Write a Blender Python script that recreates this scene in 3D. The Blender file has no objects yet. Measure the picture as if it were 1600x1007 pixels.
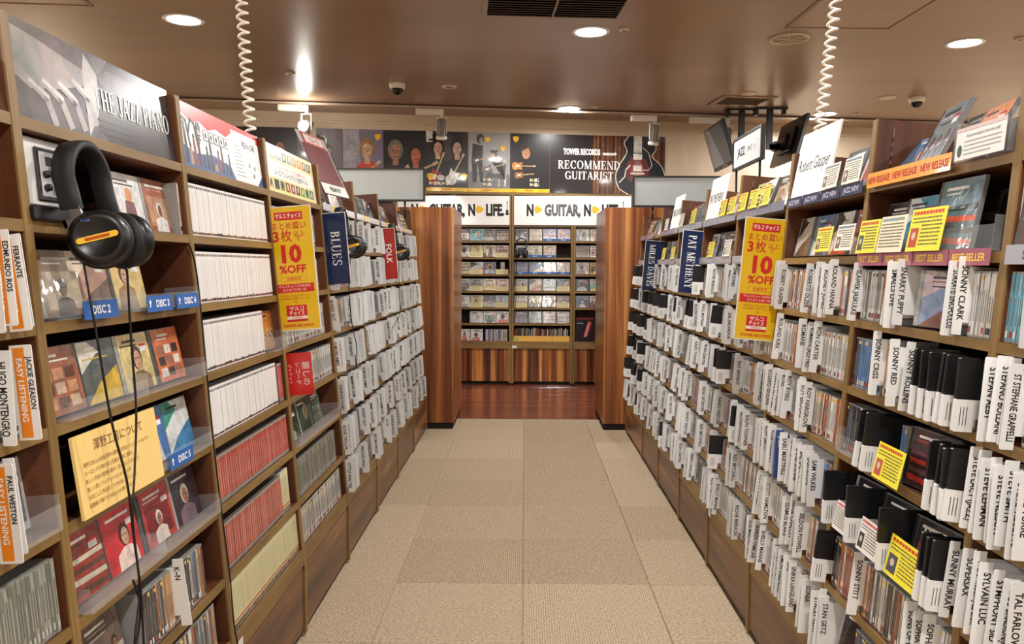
import bpy, bmesh, math, random
from mathutils import Matrix, Vector

# ------------------------------------------------------------------ camera, world, exposure
SC = bpy.context.scene
COL = SC.collection
F_PX, CAM_H = 1220.0, 1.25
cam_data = bpy.data.cameras.new('camera')
cam_data.sensor_width = 36.0
cam_data.lens = 36.0 * F_PX / 1600.0
cam_data.clip_start = 0.02
cam = bpy.data.objects.new('camera', cam_data)
COL.objects.link(cam)
PITCH, YAW, ROLL = math.radians(4.1), math.radians(0.9), math.radians(0.25)
cam.matrix_world = (Matrix.Translation((0, 0, CAM_H)) @ Matrix.Rotation(YAW, 4, 'Z')
                    @ Matrix.Rotation(math.pi / 2 - PITCH, 4, 'X') @ Matrix.Rotation(ROLL, 4, 'Z'))
SC.camera = cam
world = bpy.data.worlds.new('world')
world.use_nodes = True
world.node_tree.nodes['Background'].inputs[0].default_value = (1.0, 0.93, 0.85, 1)
world.node_tree.nodes['Background'].inputs[1].default_value = 0.15
SC.world = world
SC.view_settings.view_transform = 'Standard'
SC.view_settings.look = 'None'
SC.view_settings.gamma = 1.0
SC.view_settings.use_curve_mapping = False
SC.view_settings.exposure = 0.18
SC.cycles.use_denoising = True
SC.cycles.max_bounces = 8
SC.cycles.transparent_max_bounces = 12
LIGHT_W = 34.0            # watts of one recessed downlight
CEIL = 2.8
# recessed downlights: rows and columns of the store's ceiling grid (building turned a little against the aisle)
LIGHT_SPOTS = []
for j in range(-3, 2):
    for i in range(-2, 3):
        lx = 0.43 + 2.6 * i
        ly = 5.30 + 0.26 * i + 2.52 * j
        if abs(lx) < 5.7 and -3.6 < ly < 8.4:
            LIGHT_SPOTS.append((lx, ly))

R = random.Random(7)

# ------------------------------------------------------------------ colour and materials
def lin(c):
    return tuple(((x / 255.0) / 12.92 if x <= 10.3 else ((x / 255.0 + 0.055) / 1.055) ** 2.4) for x in c)

MATS = {}
def new_mat(name):
    m = bpy.data.materials.new(name)
    m.use_nodes = True
    nt = m.node_tree
    b = nt.nodes['Principled BSDF']
    MATS[name] = m
    return m, nt, b

def plain(name, col, rough=0.5, spec=0.5, metal=0.0, alpha=None, emit=None, coat=0.0):
    m, nt, b = new_mat(name)
    b.inputs['Base Color'].default_value = (*lin(col), 1)
    b.inputs['Roughness'].default_value = rough
    b.inputs['Specular IOR Level'].default_value = spec
    b.inputs['Metallic'].default_value = metal
    b.inputs['Coat Weight'].default_value = coat
    b.inputs['Coat Roughness'].default_value = 0.08
    if alpha is not None:
        b.inputs['Alpha'].default_value = alpha
    if emit is not None:
        b.inputs['Emission Color'].default_value = (1.0, 0.95, 0.88, 1)
        b.inputs['Emission Strength'].default_value = emit
    return m

def attr_mat(name, rough, spec=0.5, coat=0.0):
    m, nt, b = new_mat(name)
    a = nt.nodes.new('ShaderNodeAttribute')
    a.attribute_name = 'Col'
    nt.links.new(a.outputs['Color'], b.inputs['Base Color'])
    b.inputs['Roughness'].default_value = rough
    b.inputs['Specular IOR Level'].default_value = spec
    b.inputs['Coat Weight'].default_value = coat
    b.inputs['Coat Roughness'].default_value = 0.06
    return m

def ramp(nt, stops):
    r = nt.nodes.new('ShaderNodeValToRGB')
    e = r.color_ramp.elements
    while len(e) < len(stops):
        e.new(0.5)
    for k, (p, c) in enumerate(stops):
        e[k].position = p
        e[k].color = (*lin(c), 1)
    return r

def wood(name, stops, scale, rough=0.4, bump=0.05, coat=0.0, fine=6.0, seed=0.0, con=1.5):
    """scale: stretch of object coordinates; small along the grain, large across it."""
    m, nt, b = new_mat(name)
    tc = nt.nodes.new('ShaderNodeTexCoord')
    oi = nt.nodes.new('ShaderNodeObjectInfo')
    add = nt.nodes.new('ShaderNodeVectorMath'); add.operation = 'ADD'
    comb = nt.nodes.new('ShaderNodeMath'); comb.operation = 'MULTIPLY'; comb.inputs[1].default_value = 37.0
    nt.links.new(oi.outputs['Random'], comb.inputs[0])
    mp = nt.nodes.new('ShaderNodeMapping')
    mp.inputs['Scale'].default_value = scale
    mp.inputs['Location'].default_value = (seed, seed * .7, seed * .3)
    nt.links.new(tc.outputs['Object'], mp.inputs['Vector'])
    nt.links.new(mp.outputs['Vector'], add.inputs[0])
    nt.links.new(comb.outputs[0], add.inputs[1])
    n1 = nt.nodes.new('ShaderNodeTexNoise')
    n1.inputs['Scale'].default_value = 1.0
    n1.inputs['Detail'].default_value = 4.0
    n1.inputs['Roughness'].default_value = 0.55
    n1.inputs['Distortion'].default_value = 0.25
    nt.links.new(add.outputs[0], n1.inputs['Vector'])
    n2 = nt.nodes.new('ShaderNodeTexNoise')
    n2.inputs['Scale'].default_value = fine
    n2.inputs['Detail'].default_value = 3.0
    nt.links.new(add.outputs[0], n2.inputs['Vector'])
    mx = nt.nodes.new('ShaderNodeMath'); mx.operation = 'MULTIPLY_ADD'
    mx.inputs[1].default_value = 0.3
    nt.links.new(n2.outputs['Fac'], mx.inputs[0])
    sc = nt.nodes.new('ShaderNodeMath'); sc.operation = 'MULTIPLY_ADD'
    sc.inputs[1].default_value = con; sc.inputs[2].default_value = .35 - con / 2
    nt.links.new(n1.outputs['Fac'], sc.inputs[0])
    nt.links.new(sc.outputs[0], mx.inputs[2])
    r = ramp(nt, stops)
    nt.links.new(mx.outputs[0], r.inputs['Fac'])
    nt.links.new(r.outputs['Color'], b.inputs['Base Color'])
    b.inputs['Roughness'].default_value = rough
    b.inputs['Coat Weight'].default_value = coat
    b.inputs['Coat Roughness'].default_value = 0.15
    bp = nt.nodes.new('ShaderNodeBump')
    bp.inputs['Strength'].default_value = bump
    bp.inputs['Distance'].default_value = 0.002
    nt.links.new(n2.outputs['Fac'], bp.inputs['Height'])
    nt.links.new(bp.outputs['Normal'], b.inputs['Normal'])
    return m

ZEBRA = [(0.05, (78, 40, 20)), (0.38, (124, 68, 34)), (0.62, (152, 92, 46)), (0.95, (204, 146, 82))]
M_PANEL_V = wood('walnut_upright_grain', ZEBRA, (15, 15, 0.35), rough=0.35, coat=0.15, con=2.6)
M_PANEL_H = wood('walnut_long_grain', [(0.05, (62, 35, 18)), (0.4, (98, 60, 31)), (0.7, (122, 79, 43)), (0.95, (166, 116, 66))],
                 (0.9, 12, 12), rough=0.38, coat=0.15, con=2.8)
M_BACKBASE = wood('zebra_upright_grain', [(0.1, (56, 26, 12)), (0.38, (112, 58, 26)), (0.58, (160, 92, 42)), (0.9, (214, 148, 78))],
                  (17, 17, 0.3), rough=0.32, coat=0.2, con=3.0)
M_SIDE = wood('brown_board', [(0.1, (64, 34, 19)), (0.5, (94, 52, 29)), (0.9, (122, 74, 42))], (14, 14, 0.6), rough=0.45)
M_EDGE = wood('tan_edge_band', [(0.1, (108, 82, 44)), (0.5, (130, 101, 56)), (0.9, (150, 120, 70))], (3, 30, 30), rough=0.45, bump=0.02)
M_EDGE_V = wood('tan_edge_band_upright', [(0.1, (108, 82, 44)), (0.5, (130, 101, 56)), (0.9, (150, 120, 70))], (30, 30, 2), rough=0.45, bump=0.02)
M_RACKBACK = plain('rack_back', (50, 31, 21), 0.6)
M_PLANK = wood('glossy_red_plank', [(0.1, (84, 36, 22)), (0.5, (118, 58, 38)), (0.9, (146, 82, 58))], (1.2, 20, 20), rough=0.2, bump=0.10, coat=0.8)
M_PRINT = attr_mat('print', 0.42)
M_GLOSS = attr_mat('glossy_print', 0.22, 0.5, 0.3)
M_POSTER = attr_mat('laminated_print', 0.28, 0.5, 0.25)
def photo_mat(name, rough, coat, scale, lo, hi):
    m = attr_mat(name, rough, .5, coat)
    nt = m.node_tree; b = nt.nodes['Principled BSDF']
    a = [n for n in nt.nodes if n.type == 'ATTRIBUTE'][0]
    tc = nt.nodes.new('ShaderNodeTexCoord'); oi = nt.nodes.new('ShaderNodeObjectInfo')
    k = nt.nodes.new('ShaderNodeMath'); k.operation = 'MULTIPLY'; k.inputs[1].default_value = 11.0
    nt.links.new(oi.outputs['Random'], k.inputs[0])
    ad = nt.nodes.new('ShaderNodeVectorMath'); ad.operation = 'ADD'
    nt.links.new(tc.outputs['Object'], ad.inputs[0]); nt.links.new(k.outputs[0], ad.inputs[1])
    n = nt.nodes.new('ShaderNodeTexNoise'); n.inputs['Scale'].default_value = scale; n.inputs['Detail'].default_value = 5.0; n.inputs['Roughness'].default_value = .62; n.inputs['Distortion'].default_value = .6
    nt.links.new(ad.outputs[0], n.inputs['Vector'])
    r = nt.nodes.new('ShaderNodeMapRange'); r.inputs[1].default_value = .3; r.inputs[2].default_value = .7; r.inputs[3].default_value = lo; r.inputs[4].default_value = hi
    nt.links.new(n.outputs['Fac'], r.inputs[0])
    v = nt.nodes.new('ShaderNodeVectorMath'); v.operation = 'SCALE'
    nt.links.new(a.outputs['Color'], v.inputs[0]); nt.links.new(r.outputs[0], v.inputs['Scale'])
    mx = nt.nodes.new('ShaderNodeMix'); mx.data_type = 'RGBA'; mx.blend_type = 'SOFT_LIGHT'; mx.inputs[0].default_value = .35
    nt.links.new(v.outputs[0], mx.inputs[6]); nt.links.new(n.outputs['Color'], mx.inputs[7])
    nt.links.new(mx.outputs[2], b.inputs['Base Color'])
    n2 = nt.nodes.new('ShaderNodeTexNoise'); n2.inputs['Scale'].default_value = scale * .7
    nt.links.new(ad.outputs[0], n2.inputs['Vector'])
    bp = nt.nodes.new('ShaderNodeBump'); bp.inputs['Strength'].default_value = .22 if coat > .5 else .03; bp.inputs['Distance'].default_value = .004
    nt.links.new(n2.outputs['Fac'], bp.inputs['Height']); nt.links.new(bp.outputs['Normal'], b.inputs['Coat Normal'])
    return m
M_COVER = photo_mat('cover_print', .25, .7, 34.0, .6, 1.2)
M_PHOTO = photo_mat('poster_photo', .26, .25, 14.0, .62, 1.18)
M_PLASTIC = attr_mat('plastic', 0.35)
M_BLACK = plain('black_plastic', (14, 14, 15), 0.35)
M_BLACKSOFT = plain('black_padding', (18, 18, 19), 0.6)
M_INK = plain('black_ink', (26, 26, 28), 0.5)
M_INKW = plain('white_ink', (240, 240, 236), 0.5)
M_CLEAR = plain('clear_acrylic', (235, 240, 242), 0.05, 0.7, alpha=0.075)
M_WHITE = plain('white_plastic', (228, 228, 226), 0.35)
M_STEEL = plain('brushed_steel', (176, 176, 172), 0.3, metal=0.9)
M_DARK = plain('kick_black', (14, 12, 11), 0.7)
M_LAMP = plain('lamp_glow', (255, 250, 240), 0.5, emit=34.0)
M_SPOTGLOW = plain('spot_glow', (255, 250, 240), 0.5, emit=60.0)
M_WALL = plain('beige_wall_paint', (196, 178, 154), 0.45)
M_OFFWHITE = plain('off_white_paint', (206, 194, 176), 0.6)
M_SCREEN = plain('dark_screen', (60, 78, 92), 0.12, 0.6)

def ceiling_mat():
    m, nt, b = new_mat('satin_ceiling_paint')
    tc = nt.nodes.new('ShaderNodeTexCoord')
    n = nt.nodes.new('ShaderNodeTexNoise')
    n.inputs['Scale'].default_value = 0.9
    n.inputs['Detail'].default_value = 2.0
    mp = nt.nodes.new('ShaderNodeMapping'); mp.inputs['Scale'].default_value = (0.5, 2.2, 1)
    nt.links.new(tc.outputs['Object'], mp.inputs['Vector'])
    nt.links.new(mp.outputs['Vector'], n.inputs['Vector'])
    r = ramp(nt, [(0.3, (138, 112, 90)), (0.7, (152, 124, 100))])
    nt.links.new(n.outputs['Fac'], r.inputs['Fac'])
    nt.links.new(r.outputs['Color'], b.inputs['Base Color'])
    b.inputs['Roughness'].default_value = 0.3
    b.inputs['Specular IOR Level'].default_value = 0.5
    bp = nt.nodes.new('ShaderNodeBump')
    bp.inputs['Strength'].default_value = 0.12
    bp.inputs['Distance'].default_value = 0.02
    nt.links.new(n.outputs['Fac'], bp.inputs['Height'])
    nt.links.new(bp.outputs['Normal'], b.inputs['Normal'])
    return m
M_CEIL = ceiling_mat()

def carpet_mat():
    m, nt, b = new_mat('ribbed_carpet')
    tc = nt.nodes.new('ShaderNodeTexCoord')
    oi = nt.nodes.new('ShaderNodeObjectInfo')
    w = nt.nodes.new('ShaderNodeTexWave')
    w.wave_type = 'BANDS'; w.bands_direction = 'X'
    w.inputs['Scale'].default_value = 36.0
    w.inputs['Distortion'].default_value = 5.0
    w.inputs['Detail'].default_value = 3.0
    w.inputs['Detail Scale'].default_value = 3.0
    w.inputs['Detail Roughness'].default_value = 0.7
    nt.links.new(tc.outputs['Object'], w.inputs['Vector'])
    n = nt.nodes.new('ShaderNodeTexNoise')
    n.inputs['Scale'].default_value = 260.0
    n.inputs['Detail'].default_value = 3.0
    mp = nt.nodes.new('ShaderNodeMapping'); mp.inputs['Scale'].default_value = (1, 0.35, 1)
    nt.links.new(tc.outputs['Object'], mp.inputs['Vector'])
    nt.links.new(mp.outputs['Vector'], n.inputs['Vector'])
    mul = nt.nodes.new('ShaderNodeMath'); mul.operation = 'MULTIPLY_ADD'; mul.inputs[1].default_value = 0.36
    nt.links.new(w.outputs['Fac'], mul.inputs[0])
    nf = nt.nodes.new('ShaderNodeMath'); nf.operation = 'MULTIPLY_ADD'; nf.inputs[1].default_value = 1.3; nf.inputs[2].default_value = -0.36
    nt.links.new(n.outputs['Fac'], nf.inputs[0])
    nt.links.new(nf.outputs[0], mul.inputs[2])
    rnd = nt.nodes.new('ShaderNodeMath'); rnd.operation = 'MULTIPLY_ADD'; rnd.inputs[1].default_value = 0.16; rnd.inputs[2].default_value = -0.08
    nt.links.new(oi.outputs['Random'], rnd.inputs[0])
    ad = nt.nodes.new('ShaderNodeMath'); ad.operation = 'ADD'
    nt.links.new(mul.outputs[0], ad.inputs[0]); nt.links.new(rnd.outputs[0], ad.inputs[1])
    r = ramp(nt, [(0.08, (120, 102, 81)), (0.5, (181, 160, 133)), (0.92, (216, 200, 176))])
    nt.links.new(ad.outputs[0], r.inputs['Fac'])
    nt.links.new(r.outputs['Color'], b.inputs['Base Color'])
    b.inputs['Roughness'].default_value = 0.95
    b.inputs['Specular IOR Level'].default_value = 0.1
    bp = nt.nodes.new('ShaderNodeBump'); bp.inputs['Strength'].default_value = 0.5; bp.inputs['Distance'].default_value = 0.004
    nt.links.new(mul.outputs[0], bp.inputs['Height'])
    nt.links.new(bp.outputs['Normal'], b.inputs['Normal'])
    return m
M_CARPET = carpet_mat()

# ------------------------------------------------------------------ text
_TC = {}
def tmesh(s, bold=0.0):
    key = (s, bold)
    if key not in _TC:
        c = bpy.data.curves.new('lettering', 'FONT')
        c.body = s; c.resolution_u = 2; c.offset = bold
        c.fill_mode = 'FRONT'
        o = bpy.data.objects.new('lettering', c)
        me = bpy.data.meshes.new_from_object(o)
        vs = [(v.co.x, v.co.y) for v in me.vertices]
        fs = [tuple(p.vertices) for p in me.polygons]
        bpy.data.objects.remove(o); bpy.data.curves.remove(c); bpy.data.meshes.remove(me)
        xs = [v[0] for v in vs] or [0, 1]
        _TC[key] = (vs, fs, min(xs), max(xs))
    return _TC[key]
CAP = 0.727

# a small serif alphabet drawn in strokes (cap height 1)
def _serif():
    TH, TN, SH = 0.17, 0.06, 0.05
    def rect(x0, y0, x1, y1): return [(x0, y0), (x1, y0), (x1, y1), (x0, y1)]
    def stem(x, y0=0.0, y1=1.0, w=TH, b=True, t=True):
        o = [rect(x - w / 2, y0, x + w / 2, y1)]
        if b: o.append(rect(x - w / 2 - .08, y0, x + w / 2 + .08, y0 + SH))
        if t: o.append(rect(x - w / 2 - .08, y1 - SH, x + w / 2 + .08, y1))
        return o
    def dg(x0, y0, x1, y1, w): return [[(x0 - w / 2, y0), (x0 + w / 2, y0), (x1 + w / 2, y1), (x1 - w / 2, y1)] if y1 > y0 else
                                      [(x1 - w / 2, y1), (x1 + w / 2, y1), (x0 + w / 2, y0), (x0 - w / 2, y0)]]
    def arc(cx, cy, rx, ry, a0, a1, wx=TH, wy=TN, n=12):
        o = []
        for k in range(n):
            p = []
            a = math.radians(a0 + (a1 - a0) * k / n); b = math.radians(a0 + (a1 - a0) * (k + 1) / n)
            for t, q in ((a, 1), (b, 1), (b, 0), (a, 0)):
                p.append((cx + (rx - (0 if q else wx)) * math.cos(t), cy + (ry - (0 if q else wy)) * math.sin(t)))
            o.append(p)
        return o
    sf = lambda x, y: [rect(x - .1, y, x + .1, y + SH)]
    G = {}
    G['A'] = (dg(.1, 0, .38, 1, TN) + dg(.64, 0, .38, 1, TH) + [rect(.2, .3, .55, .36)] + sf(.1, 0) + [rect(.5, 0, .78, SH)], .76)
    G['B'] = (stem(.17) + arc(.28, .75, .3, .25, -90, 90) + arc(.28, .27, .36, .27, -90, 90) + [rect(.1, 0, .3, TN), rect(.1, .5, .3, .55), rect(.1, 1 - TN, .3, 1)], .7)
    G['C'] = (arc(.42, .5, .38, .5, 45, 315) + [rect(.64, .68, .69, .98), rect(.64, .04, .69, .2)], .76)
    G['D'] = (stem(.17) + arc(.3, .5, .44, .5, -90, 90) + [rect(.1, 0, .32, TN), rect(.1, 1 - TN, .32, 1)], .8)
    E = stem(.17) + [rect(.1, 0, .6, TN), rect(.1, 1 - TN, .58, 1), rect(.2, .49, .46, .55), rect(.53, .74, .58, 1), rect(.42, .4, .47, .64)]
    G['E'] = (E + [rect(.55, 0, .6, .28)], .67)
    G['F'] = (stem(.17) + [rect(.1, 1 - TN, .58, 1), rect(.2, .49, .46, .55), rect(.53, .74, .58, 1), rect(.42, .4, .47, .64)], .62)
    G['G'] = (arc(.42, .5, .38, .5, 45, 300) + [rect(.64, .68, .69, .98)] + stem(.66, .06, .44, TH, False, True), .82)
    G['H'] = (stem(.17) + stem(.63) + [rect(.2, .48, .6, .54)], .8)
    G['I'] = (stem(.17), .34)
    G['J'] = (stem(.27, .18, 1, TH, False, True) + arc(.17, .18, .185, .2, 180, 360, .12, TN), .44)
    G['K'] = (stem(.17) + dg(.26, .42, .62, 1, TN) + dg(.64, 0, .36, .56, TH) + sf(.64, 0) + sf(.6, 1 - SH), .76)
    G['L'] = (stem(.17) + [rect(.1, 0, .6, TN), rect(.55, 0, .6, .32)], .64)
    G['M'] = (stem(.14, w=TN) + stem(.84) + dg(.48, 0, .16, 1, TH) + dg(.48, 0, .82, 1, TN), 1.0)
    G['N'] = (stem(.14, w=TN) + stem(.7, w=TN) + dg(.66, 0, .16, 1, TH), .84)
    G['O'] = (arc(.42, .5, .4, .5, 0, 360, n=20), .84)
    G['P'] = (stem(.17) + arc(.28, .73, .32, .27, -90, 90) + [rect(.1, .46, .3, .51), rect(.1, 1 - TN, .3, 1)], .64)
    G['R'] = (G['P'][0] + dg(.62, 0, .36, .48, TH) + [rect(.52, 0, .74, SH)], .74)
    G['S'] = (arc(.31, .74, .27, .26, 40, 270, .14, TN) + arc(.31, .26, .29, .26, -140, 90, .16, TN) + [rect(.5, .72, .55, .96), rect(.06, .04, .11, .28)], .62)
    G['T'] = (stem(.35) + [rect(.02, 1 - TN, .68, 1), rect(.02, .74, .07, 1), rect(.63, .74, .68, 1)], .7)
    G['U'] = (stem(.17, .26, 1, TH, False, True) + stem(.66, .26, 1, TN, False, True) + arc(.388, .27, .302, .27, 180, 360, .14, TN), .8)
    G['V'] = (dg(.4, 0, .1, 1, TH) + dg(.4, 0, .7, 1, TN) + sf(.1, 1 - SH) + sf(.7, 1 - SH), .78)
    G['Y'] = (stem(.37, 0, .45, TH, True, False) + dg(.37, .43, .1, 1, TH) + dg(.37, .43, .66, 1, TN) + sf(.1, 1 - SH) + sf(.66, 1 - SH), .75)
    G['Z'] = ([rect(.04, 0, .6, TN), rect(.04, 1 - TN, .6, 1), rect(.55, 0, .6, .26), rect(.04, .74, .09, 1)] + dg(.14, 0, .5, 1, TH), .66)
    G[' '] = ([], .34)
    return G
SERIF = _serif()

# ------------------------------------------------------------------ mesh builder
class MB:
    def __init__(self):
        self.v = []; self.f = []; self.c = []; self.mi = []
    def add(self, vs, fs, col=(200, 200, 200), mi=0):
        o = len(self.v)
        self.v.extend(tuple(p) for p in vs)
        for f in fs:
            self.f.append(tuple(i + o for i in f)); self.c.append(col); self.mi.append(mi)
        return self
    def box(self, x0, x1, y0, y1, z0, z1, col=(200, 200, 200), mi=0):
        vs = [(x0, y0, z0), (x1, y0, z0), (x1, y1, z0), (x0, y1, z0), (x0, y0, z1), (x1, y0, z1), (x1, y1, z1), (x0, y1, z1)]
        return self.add(vs, [(0, 3, 2, 1), (4, 5, 6, 7), (0, 1, 5, 4), (1, 2, 6, 5), (2, 3, 7, 6), (3, 0, 4, 7)], col, mi)
    def cbox(self, x0, x1, y0, y1, z0, z1, b, col=(200, 200, 200), mi=0):
        """box with all edges chamfered by b"""
        def ring(xa, xb, ya, yb, z, ch):
            return [(xa + ch, ya, z), (xb - ch, ya, z), (xb, ya + ch, z), (xb, yb - ch, z), (xb - ch, yb, z), (xa + ch, yb, z), (xa, yb - ch, z), (xa, ya + ch, z)]
        vs = ring(x0 + b, x1 - b, y0 + b, y1 - b, z0, b * .4) + ring(x0, x1, y0, y1, z0 + b, b) + ring(x0, x1, y0, y1, z1 - b, b) + ring(x0 + b, x1 - b, y0 + b, y1 - b, z1, b * .4)
        fs = [tuple(reversed(range(8))), tuple(range(24, 32))]
        for k in range(3):
            for i in range(8):
                j = (i + 1) % 8
                fs.append((k * 8 + i, k * 8 + j, k * 8 + 8 + j, k * 8 + 8 + i))
        return self.add(vs, fs, col, mi)
    def poly(self, pts, y, col, mi=0):
        return self.add([(p[0], y, p[1]) for p in pts], [tuple(range(len(pts)))], col, mi)
    def rect(self, x0, z0, x1, z1, y, col, mi=0):
        return self.poly([(x0, z0), (x1, z0), (x1, z1), (x0, z1)], y, col, mi)
    def ell(self, cx, cz, rx, rz, y, col, n=14, rot=0.0, mi=0):
        ca, sa = math.cos(rot), math.sin(rot)
        pts = []
        for k in range(n):
            a = 2 * math.pi * k / n
            p, q = rx * math.cos(a), rz * math.sin(a)
            pts.append((cx + p * ca - q * sa, cz + p * sa + q * ca))
        return self.poly(pts, y, col, mi)
    def stroke(self, pts, w, y, col, mi=0):
        for (ax, az), (bx, bz) in zip(pts[:-1], pts[1:]):
            dx, dz = bx - ax, bz - az
            L = math.hypot(dx, dz) or 1e-6
            nx, nz = -dz / L * w / 2, dx / L * w / 2
            ex, ez = dx / L * w * .25, dz / L * w * .25
            self.poly([(ax - nx - ex, az - nz - ez), (bx - nx + ex, bz - nz + ez), (bx + nx + ex, bz + nz + ez), (ax + nx - ex, az + nz - ez)], y, col, mi)
        return self
    def prism(self, pts, y0, y1, col, mi=0):
        n = len(pts)
        vs = [(p[0], y0, p[1]) for p in pts] + [(p[0], y1, p[1]) for p in pts]
        fs = [tuple(range(n)), tuple(reversed(range(n, 2 * n)))]
        for i in range(n):
            j = (i + 1) % n
            fs.append((j, i, n + i, n + j))
        return self.add(vs, fs, col, mi)
    def tube(self, path, r, seg=6, col=(20, 20, 20), mi=0, closed=False):
        P = [Vector(p) for p in path]
        n = len(P)
        rings = []
        up = Vector((0.13, 0.2, 1)).normalized()
        for i in range(n):
            t = (P[(i + 1) % n] - P[i - 1]) if closed else (P[min(i + 1, n - 1)] - P[max(i - 1, 0)])
            t.normalize()
            a = t.cross(up)
            if a.length < 1e-3: a = t.cross(Vector((1, 0, 0)))
            a.normalize(); b = t.cross(a).normalized()
            rr = r[i] if isinstance(r, (list, tuple)) else r
            rings.append([P[i] + a * (rr * math.cos(2 * math.pi * k / seg)) + b * (rr * math.sin(2 * math.pi * k / seg)) for k in range(seg)])
        vs = [v for ring in rings for v in ring]
        fs = []
        for i in range(n if closed else n - 1):
            j = (i + 1) % n
            for k in range(seg):
                l = (k + 1) % seg
                fs.append((i * seg + k, i * seg + l, j * seg + l, j * seg + k))
        if not closed:
            fs.append(tuple(reversed(range(seg)))); fs.append(tuple((n - 1) * seg + k for k in range(seg)))
        return self.add(vs, fs, col, mi)
    def lathe(self, prof, M=Matrix.Identity(4), seg=24, col=(200, 200, 200), mi=0):
        """profile of (radius, height) turned about local z, then moved by M"""
        vs = []
        for (r, h) in prof:
            for k in range(seg):
                a = 2 * math.pi * k / seg
                vs.append(M @ Vector((r * math.cos(a), r * math.sin(a), h)))
        fs = []
        for i in range(len(prof) - 1):
            for k in range(seg):
                l = (k + 1) % seg
                fs.append((i * seg + k, i * seg + l, (i + 1) * seg + l, (i + 1) * seg + k))
        if prof[0][0] > 1e-6: fs.append(tuple(reversed(range(seg))))
        if prof[-1][0] > 1e-6: fs.append(tuple((len(prof) - 1) * seg + k for k in range(seg)))
        return self.add(vs, fs, col, mi)
    def text(self, s, x, z, h, y, col, align='c', bold=0.0, sx=1.0, maxw=None, fn=None, mi=0, serif=False, track=0.0):
        """lettering of cap height h; fn maps (u along the line, v up) to a point, default lies in the xz plane at y"""
        if serif:
            pos, polys = 0.0, []
            for ch in s:
                g, w = SERIF.get(ch, SERIF[' '])
                polys += [[(pos + p[0], p[1]) for p in q] for q in g]
                pos += w + .05 + track
            k = h
            W = pos * k * sx
            vs = [p for q in polys for p in q]; fs = []; i = 0
            for q in polys:
                fs.append(tuple(range(i, i + len(q)))); i += len(q)
            x0 = 0.0
        else:
            vs, fs, x0, x1 = tmesh(s, bold)
            k = h / CAP
            W = (x1 - x0) * k * sx
        if maxw and W > maxw:
            sx *= maxw / W; W = maxw
        off = {'l': 0, 'c': -W / 2, 'r': -W}[align]
        if fn is None:
            fn = lambda u, v: (x + u, y, z + v)
        self.add([fn((p[0] - x0) * k * sx + off, p[1] * k) for p in vs], fs, col, mi)
        return self
    def mesh(self, name, mats, smooth=False):
        me = bpy.data.meshes.new(name)
        me.from_pydata(self.v, [], self.f)
        if not isinstance(mats, (list, tuple)): mats = [mats]
        for m in mats: me.materials.append(m)
        if len(mats) > 1: me.polygons.foreach_set('material_index', self.mi)
        at = me.color_attributes.new('Col', 'FLOAT_COLOR', 'CORNER')
        buf = []
        cache = {}
        for f, c in zip(self.f, self.c):
            if c not in cache: cache[c] = (*lin(c), 1.0)
            buf.extend(cache[c] * len(f))
        at.data.foreach_set('color', buf)
        if smooth: me.polygons.foreach_set('use_smooth', [True] * len(self.f))
        me.update()
        return me

def ob(name, data, parent=None, M=None):
    if isinstance(data, MB): raise TypeError
    o = bpy.data.objects.new(name, data)
    COL.objects.link(o)
    if parent is not None: o.parent = parent
    if M is not None: o.matrix_basis = M
    return o
def part(name, mb, mat, parent=None, M=None, smooth=False):
    return ob(name, mb.mesh(name, mat, smooth), parent, M)
def tag(o, label, cat, group=None):
    o['label'] = label; o['category'] = cat
    if group: o['group'] = group
    return o
def struct(o):
    o['kind'] = 'structure'
    return o
def empty(name, M):
    o = bpy.data.objects.new(name, None)
    o.empty_display_size = 0.05
    COL.objects.link(o); o.matrix_basis = M
    return o
T3 = lambda x, y, z: Matrix.Translation((x, y, z))
RX = lambda d: Matrix.Rotation(math.radians(d), 4, 'X')
RY = lambda d: Matrix.Rotation(math.radians(d), 4, 'Y')
RZ = lambda d: Matrix.Rotation(math.radians(d), 4, 'Z')
ORD = ['zeroth', 'first', 'second', 'third', 'fourth', 'fifth', 'sixth', 'seventh', 'eighth', 'ninth', 'tenth', 'eleventh', 'twelfth']
def nth(n):
    if n < len(ORD): return ORD[n]
    return f"{n}{'th' if 10 <= n % 100 <= 20 else {1: 'st', 2: 'nd', 3: 'rd'}.get(n % 10, 'th')}"

# ------------------------------------------------------------------ the setting
X0, X1, Y0, Y1 = -6.0, 6.5, -4.0, 9.9
floor = struct(part('floor', MB().box(X0, X1, Y0, Y1, -0.12, -0.006), M_CARPET))
TILE = 0.5
tile_me = MB().cbox(-TILE / 2 + .0012, TILE / 2 - .0012, -TILE / 2 + .0012, TILE / 2 - .0012, -0.005, 0.0, 0.0012).mesh('carpet_tile', M_CARPET)
tile_cut = MB().cbox(-TILE / 2 + .0012, TILE / 2 - .0012, -TILE / 2 + .0012, 0.07, -0.005, 0.0, 0.0012).mesh('carpet_tile', M_CARPET)
for r_ in range(0, 13):
    for c_ in range(-2, 2):
        cut = r_ == 12
        turn = (r_ + c_) % 2 == 0 and not cut
        ob('carpet_tile', tile_cut if cut else tile_me, floor, T3((c_ + .5) * TILE, (r_ + .5) * TILE, 0) @ RZ(90 if turn else 0))
PL = 0.094
plank_me = [MB().cbox(-3.2 + o, 3.2 + o, 0.0008, PL - .0008, -0.005, 0.001, 0.0026).mesh('floor_plank', M_PLANK) for o in (0.0, 0.12)]
for k in range(24):
    ob('floor_plank', plank_me[k % 2], floor, T3(0, 6.325 + k * PL, R.uniform(-.0008, .0008)) @ RX(R.uniform(-.8, .8)))
struct(part('ceiling', MB().box(X0, X1, Y0, Y1, CEIL, CEIL + .1), M_CEIL))
struct(part('wall_left', MB().box(X0 - .1, X0, Y0, Y1, 0, CEIL), M_OFFWHITE))
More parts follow.
